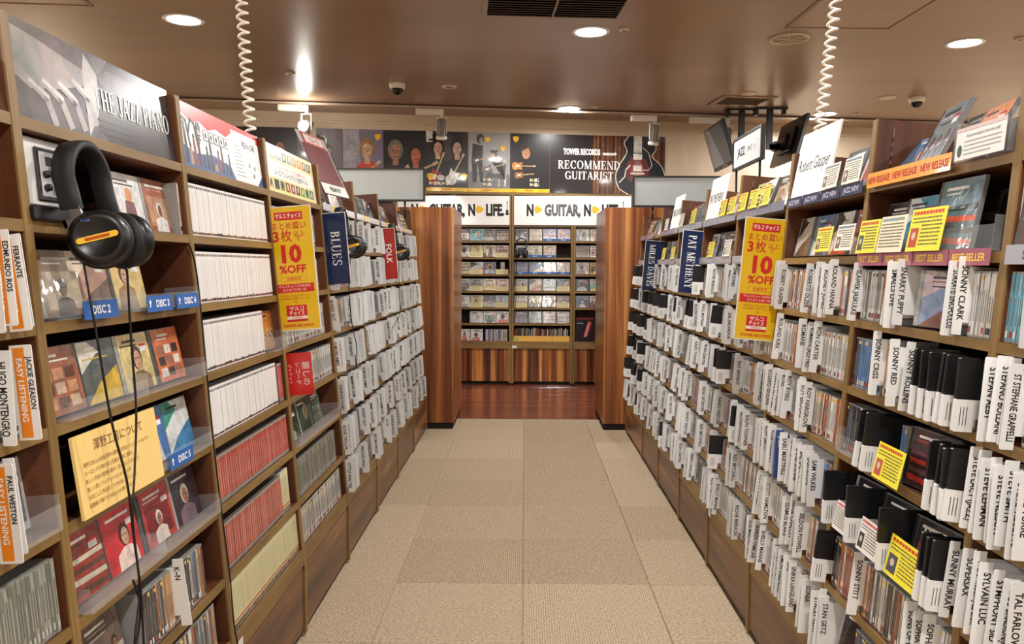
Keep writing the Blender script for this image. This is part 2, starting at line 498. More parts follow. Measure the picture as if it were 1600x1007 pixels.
struct(part('wall_right', MB().box(X1, X1 + .1, Y0, Y1, 0, CEIL), M_OFFWHITE))
struct(part('wall_front', MB().box(X0, X1, Y0 - .1, Y0, 0, CEIL), M_OFFWHITE))
struct(part('wall_back', MB().box(X0, X1, Y1, Y1 + .1, 0, CEIL), M_OFFWHITE))

# upper wall over the far shelves, turned against the aisle like the whole building
WALL_D, WALL_A = 8.36, 8.0
FW = T3(0, WALL_D, 0) @ RZ(WALL_A)
_ca, _sa = math.cos(math.radians(WALL_A)), math.sin(math.radians(WALL_A))
def wx(px):
    k = (px - 819.0) / F_PX
    return WALL_D * k / (_ca - k * _sa)
def wz(px, py):
    d = WALL_D + wx(px) * _sa
    return CAM_H + (416.0 - py) / F_PX * d
upper = part('wall_upper', MB().box(-6.2, 6.6, 0, 0.12, 2.0, CEIL), M_WALL, None, FW); struct(upper)
crown = part('trim_1', MB().box(-6.2, 6.6, -0.035, 0.0, CEIL - .075, CEIL).box(-6.2, 6.6, -0.018, 0.0, CEIL - .10, CEIL - .075), M_WALL, None, FW); struct(crown)
ledge = part('trim_2', MB().box(-6.2, 6.6, -0.02, 0.0, 2.0, 2.022), M_EDGE, None, FW); struct(ledge)

# ------------------------------------------------------------------ ceiling fittings
def ceiling_xy(px, py):
    d = F_PX * (CEIL - CAM_H) / (416.0 - py)
    return (px - 819.0) / F_PX * d, d

ring_me = MB().lathe([(.098, -.001), (.103, -.006), (.122, -.006), (.127, -.0005)], seg=36, col=(236, 232, 224)).mesh('trim_ring', M_WHITE, True)
glow_me = MB().lathe([(0.0, -.004), (.1, -.003)], seg=36).mesh('diffuser', M_LAMP)
ldata = bpy.data.lights.new('downlight_lamp', 'AREA')
ldata.shape = 'DISK'; ldata.size = 0.19; ldata.energy = LIGHT_W; ldata.color = (1.0, 0.975, 0.945)
def row_words(x, y):
    if y > 7.3: return 'by the lighting track'
    if y > 4.6: return 'level with the ceiling air vent'
    return 'overhead before the ceiling air vent'
dl_words = {(0, 0): 'round lit downlight in the ceiling just beyond the dark air vent',
            (0, 1): 'small round lit downlight touching the ceiling track above the guitar banner',
            (-1, 0): 'round lit downlight in the ceiling above the piano banner',
            (1, 0): 'round lit downlight in the ceiling above the NEW RELEASE bay',
            (1, 1): 'round lit downlight behind the hanging coiled cord and black screens',
            (-1, 1): 'round downlight at the ceiling track beside the lit spotlight'}
for (x, y) in LIGHT_SPOTS:
    i = round((x - .43) / 2.6); j = round((y - 5.30 - .26 * i) / 2.52)
    if (i, j) == (-1, 1): continue
    t = empty('downlight', T3(x, y, CEIL))
    tag(t, dl_words.get((i, j), f'round lit downlight, {nth(j + 4)} row from the entrance, {nth(i + 3)} column'), 'ceiling light', 'recessed ceiling downlights')
    ob('trim_ring', ring_me, t); ob('diffuser', glow_me, t)
    l = bpy.data.objects.new('lamp', ldata); COL.objects.link(l); l.parent = t; l.matrix_basis = T3(0, 0, -.012)

# air conditioning grille at the top of the picture
t = empty('air_vent', T3(.19, 4.56, CEIL) @ RZ(4.5))
tag(t, 'dark brown square louvred air vent set into the ceiling', 'air vent')
W = .40
fr = MB()
for a, b, c, d in ((-W - .03, W + .03, -W - .03, -W), (-W - .03, W + .03, W, W + .03), (-W - .03, -W, -W, W), (W, W + .03, -W, W)):
    fr.box(a, b, c, d, -.012, 0, (150, 124, 100))
part('frame', fr, M_PLASTIC, t)
part('grille_backing', MB().box(-W, W, -W, W, -.003, -.001), M_DARK, t)
slat = MB().box(-W, W, -.016, .016, -.0015, .0015, (92, 72, 58)).mesh('louver', M_PLASTIC)
for k in range(19):
    ob('louver', slat, t, T3(0, -W + .025 + k * .0417, -.012) @ RX(28))
part('centre_bar', MB().box(-.006, .006, -W, W, -.026, -.02, (130, 110, 92)), M_PLASTIC, t)

def lathe_thing(name, label, cat, px, py, prof, mat, col=(214, 204, 190), group=None):
    x, y = ceiling_xy(px, py)
    o = part(name, MB().lathe(prof, seg=24, col=col), mat, None, T3(x, y, CEIL), True)
    return tag(o, label, cat, group)
x, y = ceiling_xy(1219, 69)
t = empty('ceiling_speaker', T3(x, y, CEIL)); tag(t, 'round white ceiling speaker with slotted face beside the access hatch', 'speaker')
part('rim', MB().lathe([(.112, -.002), (.118, -.012), (.13, -.010), (.134, 0)], seg=32, col=(196, 180, 160)), M_PLASTIC, t, None, True)
part('grille', MB().lathe([(0, -.005), (.114, -.003)], seg=32, col=(150, 126, 104)), M_PLASTIC, t)
for a in range(3):
    part('rib', MB().box(-.11, .11, -.006, .006, -.009, -.004, (178, 160, 140)), M_PLASTIC, t, RZ(a * 60 + 10))
for px, py, words in ((702, 141, 'small white ring sensor on the ceiling beside the dome camera'), (968, 55, 'tiny white sensor beside the downlight past the air vent'),
                      (1567, 69, 'small white sensor at the outer downlight above NEW RELEASE bay'), (457, 121, 'small white sensor above the lit track spotlight'),
                      (925, 172, 'tiny sensor at the track beside the small downlight'), (1325, 181, 'tiny sensor between coiled cord and brown rack top')):
    s = .5 if py in (55, 172, 181) else (.62 if py in (69, 121) else 1.0)
    xx, yy = ceiling_xy(px, py)
    t = empty('ceiling_sensor', T3(xx, yy, CEIL)); tag(t, words, 'sensor', 'ceiling sensors')
    part('rim', MB().lathe([(.04 * s, -.002), (.046 * s, -.014), (.06 * s, -.012), (.068 * s, 0)], seg=20, col=(206, 190, 168)), M_PLASTIC, t, None, True)
    part('core', MB().lathe([(0, -.018), (.02 * s, -.014), (.04 * s, -.003)], seg=16, col=(120, 98, 80)), M_PLASTIC, t, None, True)
for px, py, words in ((1370, 157, 'flat white round cover plate beside the dome camera over the brown rack'), (1160, 151, 'flat white round cover plate at the slotted return vent')):
    lathe_thing('cover_plate', words, 'cover plate', px, py, [(0, -.008), (.07, -.008), (.08, 0)], M_PLASTIC, (206, 186, 164), 'round ceiling cover plates')
for px, py, words in ((622, 136, 'white dome security camera with black globe above the posters'), (1415, 156, 'white dome security camera with black globe above the brown rack end')):
    x, y = ceiling_xy(px, py)
    t = empty('dome_camera', T3(x, y, CEIL)); tag(t, words, 'camera', 'dome cameras')
    part('mount', MB().lathe([(.06, -.05), (.066, -.04), (.07, -.012), (.066, 0)], seg=24, col=(222, 216, 206)), M_PLASTIC, t, None, True)
    part('dome', MB().lathe([(0.0, -.1), (.02, -.097), (.036, -.088), (.047, -.072), (.051, -.05)], seg=20), plain('dome_glass' + str(px), (10, 10, 12), .08), t, None, True)
# slotted return vent and access hatches
x, y = ceiling_xy(1150, 162)
t = empty('return_vent', T3(x, y, CEIL) @ RZ(7)); tag(t, 'brown slotted rectangular return vent in the ceiling above the screens', 'air vent')
part('frame', MB().box(-.26, .26, -.2, -.15, -.01, 0, (150, 122, 98)).box(-.26, .26, .15, .2, -.01, 0, (150, 122, 98)).box(-.26, -.2, -.15, .15, -.01, 0, (150, 122, 98)).box(.2, .26, -.15, .15, -.01, 0, (150, 122, 98)), M_PLASTIC, t)
part('grille_backing', MB().box(-.2, .2, -.15, .15, -.002, -.001), M_DARK, t)
sl = MB().box(-.2, .2, -.018, .018, -.002, .002, (124, 100, 80)).mesh('louver', M_PLASTIC)
for k in range(6): ob('louver', sl, t, T3(0, -.125 + k * .05, -.008) @ RX(25))
def hatch(px, py, sx, w, l, words, rot=6):
    x, y = ceiling_xy(px, py)
    t = empty('access_hatch', T3(x, y, CEIL) @ RZ(rot)); tag(t, words, 'access hatch', 'ceiling access hatches')
    a, b = (0, w) if sx > 0 else (-w, 0)
    m = MB()
    for (p, q, u, v) in ((a, b, -.012, 0), (a, b, -l, -l + .012), (a, a + .012, -l, 0), (b - .012, b, -l, 0)):
        m.box(p, q, u, v, -.006, 0, (140, 112, 88))
    part('frame', m, M_PLASTIC, t)
    part('hatch_panel', MB().box(a + .02, b - .02, -l + .02, -.02, -.003, 0), M_CEIL, t)
hatch(1212, 53, 1, .68, .68, 'square flush access hatch in the ceiling by the round speaker', 2)
hatch(155, 20, -1, .68, .68, 'square flush access hatch in the ceiling over the piano banner', 6)
hatch(1030, 189, -1, .5, .3, 'narrow access hatch in the ceiling strip behind the track', 8)

# lighting track with its spotlights
TA = math.degrees(math.atan2(.98, 6.57))
tx0, ty0 = ceiling_xy(345, 160)
FT = T3(tx0, ty0, CEIL) @ RZ(TA)
t = empty('lighting_track', FT); tag(t, 'long pale lighting track running across the ceiling before the posters', 'lighting track')
part('rail', MB().box(-1.2, 8.4, -.022, .022, -.03, 0, (190, 168, 146)), M_PLASTIC, t)
part('channel', MB().box(-1.2, 8.4, -.008, .008, -.0312, -.028, (70, 52, 42)), M_PLASTIC, t)
part('painted_shadow_gap', MB().box(-1.2, 8.4, -.034, -.022, -.012, 0, (60, 44, 36)), M_PLASTIC, t)  # solid dark strip, painting the shade of the slot beside the rail
def track_x(px):
    # along-track coordinate whose image column is px
    k = (px - 819.0) / F_PX
    c, s = math.cos(math.radians(TA)), math.sin(math.radians(TA))
    return (k * ty0 - tx0) / (c - k * s)
def spotlight(px_box0, px_head, words, lit=False, tilt=4, turn=0, watts=35):
    u = track_x(px_head); u0 = track_x(px_box0)
    t = empty('track_spotlight', FT @ T3(u, 0, -.03)); tag(t, words, 'spotlight', 'track spotlights')
    wcol = (226, 220, 208)
    part('driver_box', MB().cbox(u0 - u, .02, -.028, .028, -.062, -.004, .004, wcol), M_PLASTIC, t)
    part('stem', MB().lathe([(.012, -.085), (.012, -.06)], seg=12, col=wcol), M_PLASTIC, t, None, True)
    H = RZ(turn) @ RX(tilt)
    yk = MB()
    for sx in (-1, 1): yk.box(sx * .048 - .003, sx * .048 + .003, -.012, .012, -.24, -.085, wcol)
    yk.box(-.05, .05, -.012, .012, -.09, -.084, wcol)
    part('yoke', yk, M_PLASTIC, t, T3(0, 0, 0) @ RZ(turn))
    hd = T3(0, 0, -.19) @ H
    body = part('lamp_head', MB().lathe([(.034, .09), (.04, .085), (.042, -.06), (.05, -.068), (.052, -.10), (.046, -.10)], seg=24, col=(120, 114, 104)), M_PLASTIC, t, hd, True)
    fins = MB()
    for k in range(12):
        a = 2 * math.pi * k / 12
        fins.add([T3(0, 0, 0) @ RZ(math.degrees(a)) @ Vector(p) for p in ((.04, -.002, -.05), (.047, -.002, -.05), (.047, -.002, .08), (.04, -.002, .08), (.04, .002, -.05), (.047, .002, -.05), (.047, .002, .08), (.04, .002, .08))],
                 [(0, 1, 2, 3), (7, 6, 5, 4), (1, 5, 6, 2)], (150, 144, 134))
    part('cooling_fins', fins, M_PLASTIC, body)
    part('lens', MB().lathe([(0.0, -.094), (.046, -.094)], seg=24), M_SPOTGLOW if lit else M_WHITE, body)
    part('collar', MB().lathe([(.054, -.07), (.054, -.102), (.047, -.102)], seg=24, col=wcol), M_PLASTIC, body, None, True)
    ld = bpy.data.lights.new('spot_lamp', 'SPOT'); ld.energy = watts; ld.spot_size = math.radians(60); ld.spot_blend = .6; ld.shadow_soft_size = .04; ld.color = (1, .93, .84)
    l = bpy.data.objects.new('lamp', ld); COL.objects.link(l); l.parent = body; l.matrix_basis = T3(0, 0, -.108)
    if lit:
        pd = bpy.data.lights.new('added_spill', 'POINT'); pd.energy = 7; pd.shadow_soft_size = .05; pd.color = (1, .95, .88)  # extra point light added so the ceiling and driver box glow
        l = bpy.data.objects.new('added_spill', pd); COL.objects.link(l); l.parent = t; l.matrix_basis = T3(.0, -.14, -.14)
spotlight(437, 481, 'glaring lit track spotlight above the maroon board', lit=True, tilt=-72, turn=-14)
spotlight(650, 690, 'pale track spotlight hanging before the poster with two guitars', tilt=18)
spotlight(981, 1017, 'pale track spotlight hanging before the guitar banner', tilt=18)
spotlight(1070, 1128, 'track spotlight half hidden behind the hanging screen', tilt=18, watts=8)

# coiled cords
def coil(words, x0, y0, z0, x1, y1):
    pts = []
    turns = 33
    n = turns * 10
    for k in range(n + 1):
        q = k / n
        a = 2 * math.pi * turns * q
        x = x0 + (x1 - x0) * q; y = y0 + (y1 - y0) * q; z = z0 + (CEIL - z0) * q
        pts.append((x + .0175 * math.cos(a), y + .0175 * math.sin(a), z))
    t = empty('coiled_cord', T3(0, 0, 0)); tag(t, words, 'cord', 'coiled ceiling cords')
    part('coil', MB().tube(pts, .0050, 6, (234, 226, 214)), M_PLASTIC, t, None, True)
    part('plug', MB().lathe([(.016, -.06), (.018, -.02), (.012, 0.0)], T3(x0 + .017, y0, z0), 12, (230, 224, 214)), M_PLASTIC, t, None, True)
coil('white coiled cord dropping from the ceiling behind the red illustrated header board', -.975, 2.80, 1.70, -1.03, 2.80)
coil('white coiled cord dropping from the ceiling behind the tall white name board', 1.055, 2.87, 1.70, 1.16, 2.87)

# ------------------------------------------------------------------ the two leaning CD racks
ZB = 0.25
LEAN = math.degrees(math.atan(0.08))
XL, XR = -0.733, 0.767
FRAME = {'L': T3(XL, 0, ZB) @ RZ(90) @ RX(-LEAN), 'R': T3(XR, 0, ZB) @ RZ(-90) @ RX(-LEAN)}
BASEF = {'L': T3(XL, 0, 0) @ RZ(90), 'R': T3(XR, 0, 0) @ RZ(-90)}
CL = math.cos(math.radians(LEAN))
ROWS = {'L': [1.485, 1.313, 1.142, .968, .797, .627, .451, .29], 'R': [1.447, 1.27, 1.11, .941, .773, .595, .43, .265]}
TOPZ = {'L': 1.66, 'R': 1.62}
BAYS = {'L': [.65, 1.283, 1.915, 2.55, 3.2, 3.85, 4.5, 5.15, 5.82], 'R': [.8, 1.40, 2.0, 2.6, 3.2, 3.8, 4.4, 5.0, 5.82]}
BAYNAME = {'L': ['orange-striped bay', 'piano-banner bay', 'white-spine bay', 'green-disc bay', 'BLUES bay', 'bay beyond BLUES', 'FOLK bay', 'bay beyond FOLK'],
           'R': ['bay before NEW RELEASE', 'NEW RELEASE bay', 'tall white-board bay', 'bay past the white board', 'wide navy-sign bay', 'bay past wide navy sign', 'narrow navy-sign bay', 'endmost bay past navy signs']}
def lz(z): return (z - ZB) / CL
def shelf_top(side, r): return lz(ROWS[side][r]) + .010
def span(side, b):
    a, c = BAYS[side][b], BAYS[side][b + 1]
    return (a, c) if side == 'L' else (-c, -a)

BTH = .020
for side in 'LR':
    for b in range(len(BAYS[side]) - 1):
        a, c = span(side, b)
        t = empty('cd_rack', BASEF[side] @ T3((a + c) / 2, 0, 0))
        tag(t, f'leaning brown wooden CD rack unit with tan shelf edges, the {BAYNAME[side][b]}', 'CD rack', 'leaning CD racks along the aisle')
        UP = T3(0, 0, ZB) @ RX(-LEAN)
        w = (c - a) / 2
        ztop = lz(TOPZ[side])
        for s in (-1, 1):
            xx = s * w
            p0, p1 = (xx, xx + .011) if s < 0 else (xx - .011, xx)
            sp = part('side_panel', MB().box(p0, p1, .004, .25, -.02, ztop), M_SIDE, t, UP)
            part('edge_band', MB().box(p0, p1, 0, .004, -.02, ztop), M_EDGE_V, sp)
            st = MB().box(p0 + s * -.002, p1 + s * -.002, .0235, .0245, lz(ROWS[side][0]) + .02, ztop - .02, (150, 146, 138))
            for k in range(5):
                zz = lz(ROWS[side][0]) + .03 + k * .022
                st.box(p0 - .0006 + s * -.002, p1 + .0006 + s * -.002, .0225, .0255, zz, zz + .012, (40, 34, 30))
            part('slotted_strip', st, M_PLASTIC, sp, T3(0, .02, 0))
            part('upright_foot', MB().box(p0, p1, -.003, .05, .012, ZB), M_EDGE_V, t)
        part('back_panel', MB().box(-w + .011, w - .011, .235, .245, -.02, ztop - .01), M_RACKBACK, t, UP)
        for r, z in enumerate(ROWS[side]):
            q = lz(z)
            lo = -.045 if r == len(ROWS[side]) - 1 else -BTH / 2
            sh = part('shelf_board', MB().box(-w + .0115, w - .0115, .006, .234, q + lo, q + .010), M_SIDE, t, UP)
            part('edge_band', MB().box(-w + .0115, w - .0115, .001, .006, q + lo, q + .010), M_EDGE, sh)
        bp = part('base_panel', MB().cbox(-w + .0125, w - .0125, .002, .022, .028, ROWS[side][-1] - .05, .0012), M_PANEL_H, t)
        part('base_carcass', MB().box(-w + .012, w - .012, .024, .26, .03, ZB - .02), M_DARK, t)
        part('kick_board', MB().box(-w, w, .03, .25, 0, .03), M_DARK, t)
        if (side, b) in (('L', 2), ('R', 3), ('R', 5)):
            part('price_tag', MB().box(-w + .02, -w + .055, -.001, .0, ROWS[side][-1] - .04, ROWS[side][-1] - .01, (236, 234, 228)), M_PRINT, t)

# end cabinets that close the racks towards the far passage
for (xa, xb, words) in ((-.98, -.535, 'tall reddish wooden end cabinet closing the rack with the BLUES sign'), (.605, 1.06, 'tall reddish wooden end cabinet closing the rack with the navy signs')):
    t = empty('end_cabinet', T3((xa + xb) / 2, 5.9, 0)); tag(t, words, 'cabinet', 'end cabinets at the aisle mouth')
    w = (xb - xa) / 2
    part('end_panel', MB().cbox(-w, w, 0, .02, .05, 1.69, .0015), M_PANEL_V, t)
    inner = 1 if xa < 0 else -1
    a, b2 = (w - .02, w) if inner > 0 else (-w, -w + .02)
    part('side_panel', MB().cbox(a, b2, .021, .74, .05, 1.69, .0015), M_PANEL_V, t)
    part('carcass', MB().box(-w + .021, w - .021, .022, .74, .06, 1.68), M_SIDE, t)
    part('kick_board', MB().box(-w + .01, w - .01, .02, .73, 0, .05), M_DARK, t)
    part('foot', MB().lathe([(.02, 0), (.02, .012), (.008, .014), (.008, .05)], T3(0, .012, 0), 12, (150, 150, 150)), M_STEEL, t, None, True)

# ------------------------------------------------------------------ spine-out CDs, divider cards, face-out CDs
def ppx(P):
    v = cam.matrix_world.inverted() @ P
    if v.z > -.05: return None
    return 800 + F_PX * v.x / -v.z, 503.5 - F_PX * v.y / -v.z, -v.z
CDS, DIVS = [], []

_sp = {}
def spine_mesh(kind, var):
    key = (kind, var)
    if key in _sp: return _sp[key]
    r = random.Random(hash(kind) % 1000 if False else sum(map(ord, kind)) * 31 + var)
    th = {'white': .0126, 'red': .0150, 'yellow': .0126}.get(kind, .0106)
    h = .132 if kind in ('white', 'yellow') else .1245
    m = MB()
    cases = (172, 172, 168) if kind == 'white' else (150, 150, 146)
    if kind in ('white', 'yellow'): cases = (206, 204, 198)
    if kind == 'red': cases = (120, 112, 106)
    if kind == 'grey': cases = (140, 140, 132)
    m.box(0, th - (.0003 if kind in ('white', 'yellow') else .0007), .0005, .140, 0, h, cases)
    a, b = (.0003, th - .0007) if kind in ('white', 'yellow') else (.0006, th - .0013)
    def mark(z0, z1, col, inset=0.0): m.rect(a + inset, z0, b - inset, z1, -.0006, col)
    if kind == 'white':
        m.rect(a, .001, b, h - .001, 0.0, (244, 243, 240))
        m.rect(a + .003, .012, a + .0042, h - .02, -.0003, r.choice([(222, 218, 215), (228, 224, 222), (214, 208, 208)]))
        mark(.004, .004 + r.uniform(.005, .008), r.choice([(40, 38, 40), (120, 40, 34), (60, 56, 58), (150, 110, 60)]), .001)
        mark(h - .012, h - .006, r.choice([(130, 128, 128), (160, 158, 158)]), .0015)
    elif kind == 'red':
        m.rect(a, .012, b, h - .008, 0.0, r.choice([(196, 92, 82), (204, 104, 92), (186, 82, 74)]))
        mark(.004, .011, (150, 150, 140)); m.rect(a + .004, .03, a + .0052, h - .02, -.0004, (236, 206, 190))
        mark(h - .007, h, (176, 160, 150))
    elif kind == 'yellow':
        m.rect(a, .001, b, h - .001, 0.0, (226, 220, 172))
        m.rect(a + .004, .03, a + .0052, h - .02, -.0003, (150, 142, 100))
        mark(.018, .024, (206, 104, 60)); mark(.003, .014, r.choice([(70, 64, 60), (120, 110, 100)]), .0012)
    else:
        pal = {'grey': [(120, 122, 110), (136, 136, 124), (108, 110, 98), (150, 150, 140)],
               'blue': [(70, 110, 170), (90, 140, 190), (60, 90, 150)], 'cyan': [(110, 172, 196), (130, 186, 206)],
               'dark': [(40, 40, 46), (30, 30, 34), (60, 54, 60), (50, 60, 80)],
               'pale': [(214, 212, 206), (226, 224, 220), (196, 194, 188), (206, 196, 180)],
               'mix': [(196, 190, 180), (150, 146, 140), (40, 40, 44), (200, 150, 96), (120, 60, 56), (96, 120, 160), (224, 222, 216), (214, 210, 200), (90, 92, 96), (176, 164, 150), (228, 226, 222), (200, 120, 70)],
               'warm': [(206, 120, 66), (214, 196, 170), (226, 222, 214), (180, 90, 60), (70, 60, 56), (196, 180, 160), (232, 230, 226)]}[kind]
        c = pal[var % len(pal)]
        m.rect(a, .004, b, h - .004, 0.0, c)
        lum = sum(c) / 3
        ink = (30, 30, 34) if lum > 120 else (220, 216, 206)
        m.rect(a + .003, .03, b - .003, h - .018 - r.uniform(0, .03), -.0004, tuple(int(.6 * p + .4 * q) for p, q in zip(c, ink)))
        mark(.008, .020, r.choice([ink, (170, 60, 50), (230, 228, 220), c]) if kind != 'grey' else (176, 176, 166), .0015)
        if r.random() < .3 and kind != 'grey': mark(h - .016, h - .008, r.choice([(190, 60, 50), ink, (230, 200, 90)]), .001)
    _sp[key] = (m, th, h)
    return _sp[key]

def put_cd(side, b, r, x, kind, lift=0.0, ly=.010, name='cd_case', tilt=0.0, note=''):
    n = {'white': 8, 'red': 6, 'yellow': 6}.get(kind, 12)
    var = R.randrange(n)
    m, th, h = spine_mesh(kind, var)
    M = FRAME[side] @ T3(x, ly + R.uniform(-1, 1) * (.0004 if kind in ('white', 'yellow', 'red') else .0015), shelf_top(side, r) + lift + .0008) @ RY(tilt)
    CDS.append(dict(side=side, b=b, r=r, x=x, kind=kind, var=var, M=M, th=th, h=h))
    return th

# divider cards: upright plates standing proud of the discs, the name printed down the proud strip
_dv = {}
def div_mesh(style, p, h):
    key = (style, p, h)
    if key in _dv: return _dv[key]
    m = MB()
    c = .0022
    def plate(z0, z1, col, x0=-.0007, x1=.0007, y0=-p, y1=.125):
        zi = .024 if z0 == 0 and y0 < 0 else z0
        pts = [(y0, z0 + c), (y0 + c, z0), (-.008, z0), (-.008, zi), (y1, zi), (y1, min(z1, .132)), (-.008, min(z1, .132)), (-.008, z1), (y0 + c, z1), (y0, z1 - c)]
        n = len(pts)
        vs = [(x0, q[0], q[1]) for q in pts] + [(x1, q[0], q[1]) for q in pts]
        fs = [tuple(reversed(range(n))), tuple(range(n, 2 * n))] + [(i, (i + 1) % n, n + (i + 1) % n, n + i) for i in range(n)]
        m.add(vs, fs, col)
    if style == 'white': plate(0, h, (206, 207, 206) if h < .1415 else ((220, 221, 220) if h < .1425 else ((230, 230, 229) if h < .147 else (238, 238, 236))))
    elif style == 'blue': plate(0, h, (50, 80, 150))
    elif style == 'orange':
        plate(0, h, (238, 236, 232))
    elif style == 'two':
        plate(h * .44, h, (24, 24, 26), -.004, .004); plate(0, h * .44, (232, 232, 230), -.004, .004)
        for s in (-1, 1):
            xx = s * .0044
            for k in range(3):
                y0 = -p + .010 + k * .006
                vs = [(xx, y0, .012), (xx, y0 + .0016, .012), (xx, y0 + .0016, h * .34), (xx, y0, h * .34)]
                m.add(vs, [(0, 1, 2, 3), (3, 2, 1, 0)], (120, 120, 122))
    _dv[key] = m
    return m
_nm = {}
def name_mesh(side, text, p, h, style):
    key = (side, text, p, h, style)
    if key in _nm: return _nm[key]
    lines = text.split('|')
    m = MB()
    xf = .0010 if side == 'R' else -.0010
    capH = min(.0128, (p - .008) / (1.3 * len(lines))) if style != 'orange' else .009
    for k, ln in enumerate(lines):
        cy = -p / 2 + (k - (len(lines) - 1) / 2) * capH * 1.5 * (-1 if side == 'R' else 1)
        if style == 'orange': cy = -p + .0065
        if side == 'R': fn = lambda u, v, cy=cy: (xf, cy - capH / 2 + v, h * .88 - u)
        else: fn = lambda u, v, cy=cy: (xf, cy + capH / 2 - v, h * .88 - u)
        m.text(ln, 0, 0, capH, 0, (30, 30, 32) if style != 'blue' else (235, 235, 235), 'l', bold=.024, sx=.86, maxw=h * .78, fn=fn)
    if style == 'orange':
        m2 = MB()
        m.add([(xf * .9, -p + .013, .004), (xf * .9, -p + .032, .004), (xf * .9, -p + .032, h - .004), (xf * .9, -p + .013, h - .004)], [(0, 1, 2, 3) if side == 'L' and False else (3, 2, 1, 0)], (240, 140, 40))
        fn = lambda u, v: (xf, -p + .0275 - v, h * .86 - u)
        m.text('EASY LISTENING', 0, 0, .010, 0, (250, 246, 240), 'l', bold=.02, maxw=h * .7, fn=fn)
    _nm[key] = m
    return m

NAMES = ['RAY BROWN', 'RED GARLAND', 'RED MITCHELL', 'ROY HAYNES', 'RUSS FREEMAN', 'SABU MARTINEZ', 'SADIK HAKIM', 'SAL SALVADOR', 'RAMSEY LEWIS', 'RALPH TOWNER',
         'RANDY WESTON', 'RAY BRYANT', 'SCOTT HAMILTON', 'SELDON POWELL', 'SHELLY MANNE', 'SIMON OSLENDER', 'SINIKKA LANGELAND', 'PETER BERNSTEIN', 'PAUL DESMOND',
         'PAUL MOTIAN', 'PHIL WOODS', 'PAUL BLEY', 'OSCAR PETTIFORD', 'RENE URTREGER', 'RICHIE BEIRACH', 'RON CARTER', 'ROMANTIC JAZZ TRIO', 'ROY ELDRIDGE', 'SAM JONES']
NAMESL = ['CANDICE IVORY', 'EDDIE TAYLOR', 'LITTLE WALTER', 'BUDDY GUY', 'ELMORE JAMES', 'JIMMY ROGERS', 'SA-20', 'JOHN HAMMOND', 'JOHN LITTLEJOHN', 'OTIS RUSH', 'FREDDIE KING',
          'BIG MAYBELLE', 'HOUND DOG TAYLOR', 'MAGIC SAM', 'SLIM HARPO', 'SON HOUSE', 'BIG JOE TURNER', 'HOWLIN WOLF', 'LIGHTNIN HOPKINS', 'MEMPHIS SLIM']

def put_div(side, b, r, x, text, style='white', p=None, h=None, lift=None, yaw=None):
    p = p if p is not None else {'two': .046, 'orange': .045}.get(style) or R.choice((.027, .030, .032, .035))
    h = h if h is not None else ((R.choice((.141, .142, .143)) if yaw is None else R.choice((.146, .150))) if style != 'two' else .136)
    lift = lift if lift is not None else R.uniform(-.010, .003)
    M = FRAME[side] @ T3(x, .006, shelf_top(side, r) + (lift if style != 'two' else -.002)) @ RZ((yaw if yaw is not None else R.uniform(-6, 6)) + R.uniform(-1, 1)) @ RX(R.uniform(-3.0, 3.0))
    if style != 'two' : M = M @ T3(0, 0, 0)
    DIVS.append(dict(side=side, b=b, r=r, x=x, text=text, style=style, p=p, h=h, M=M))

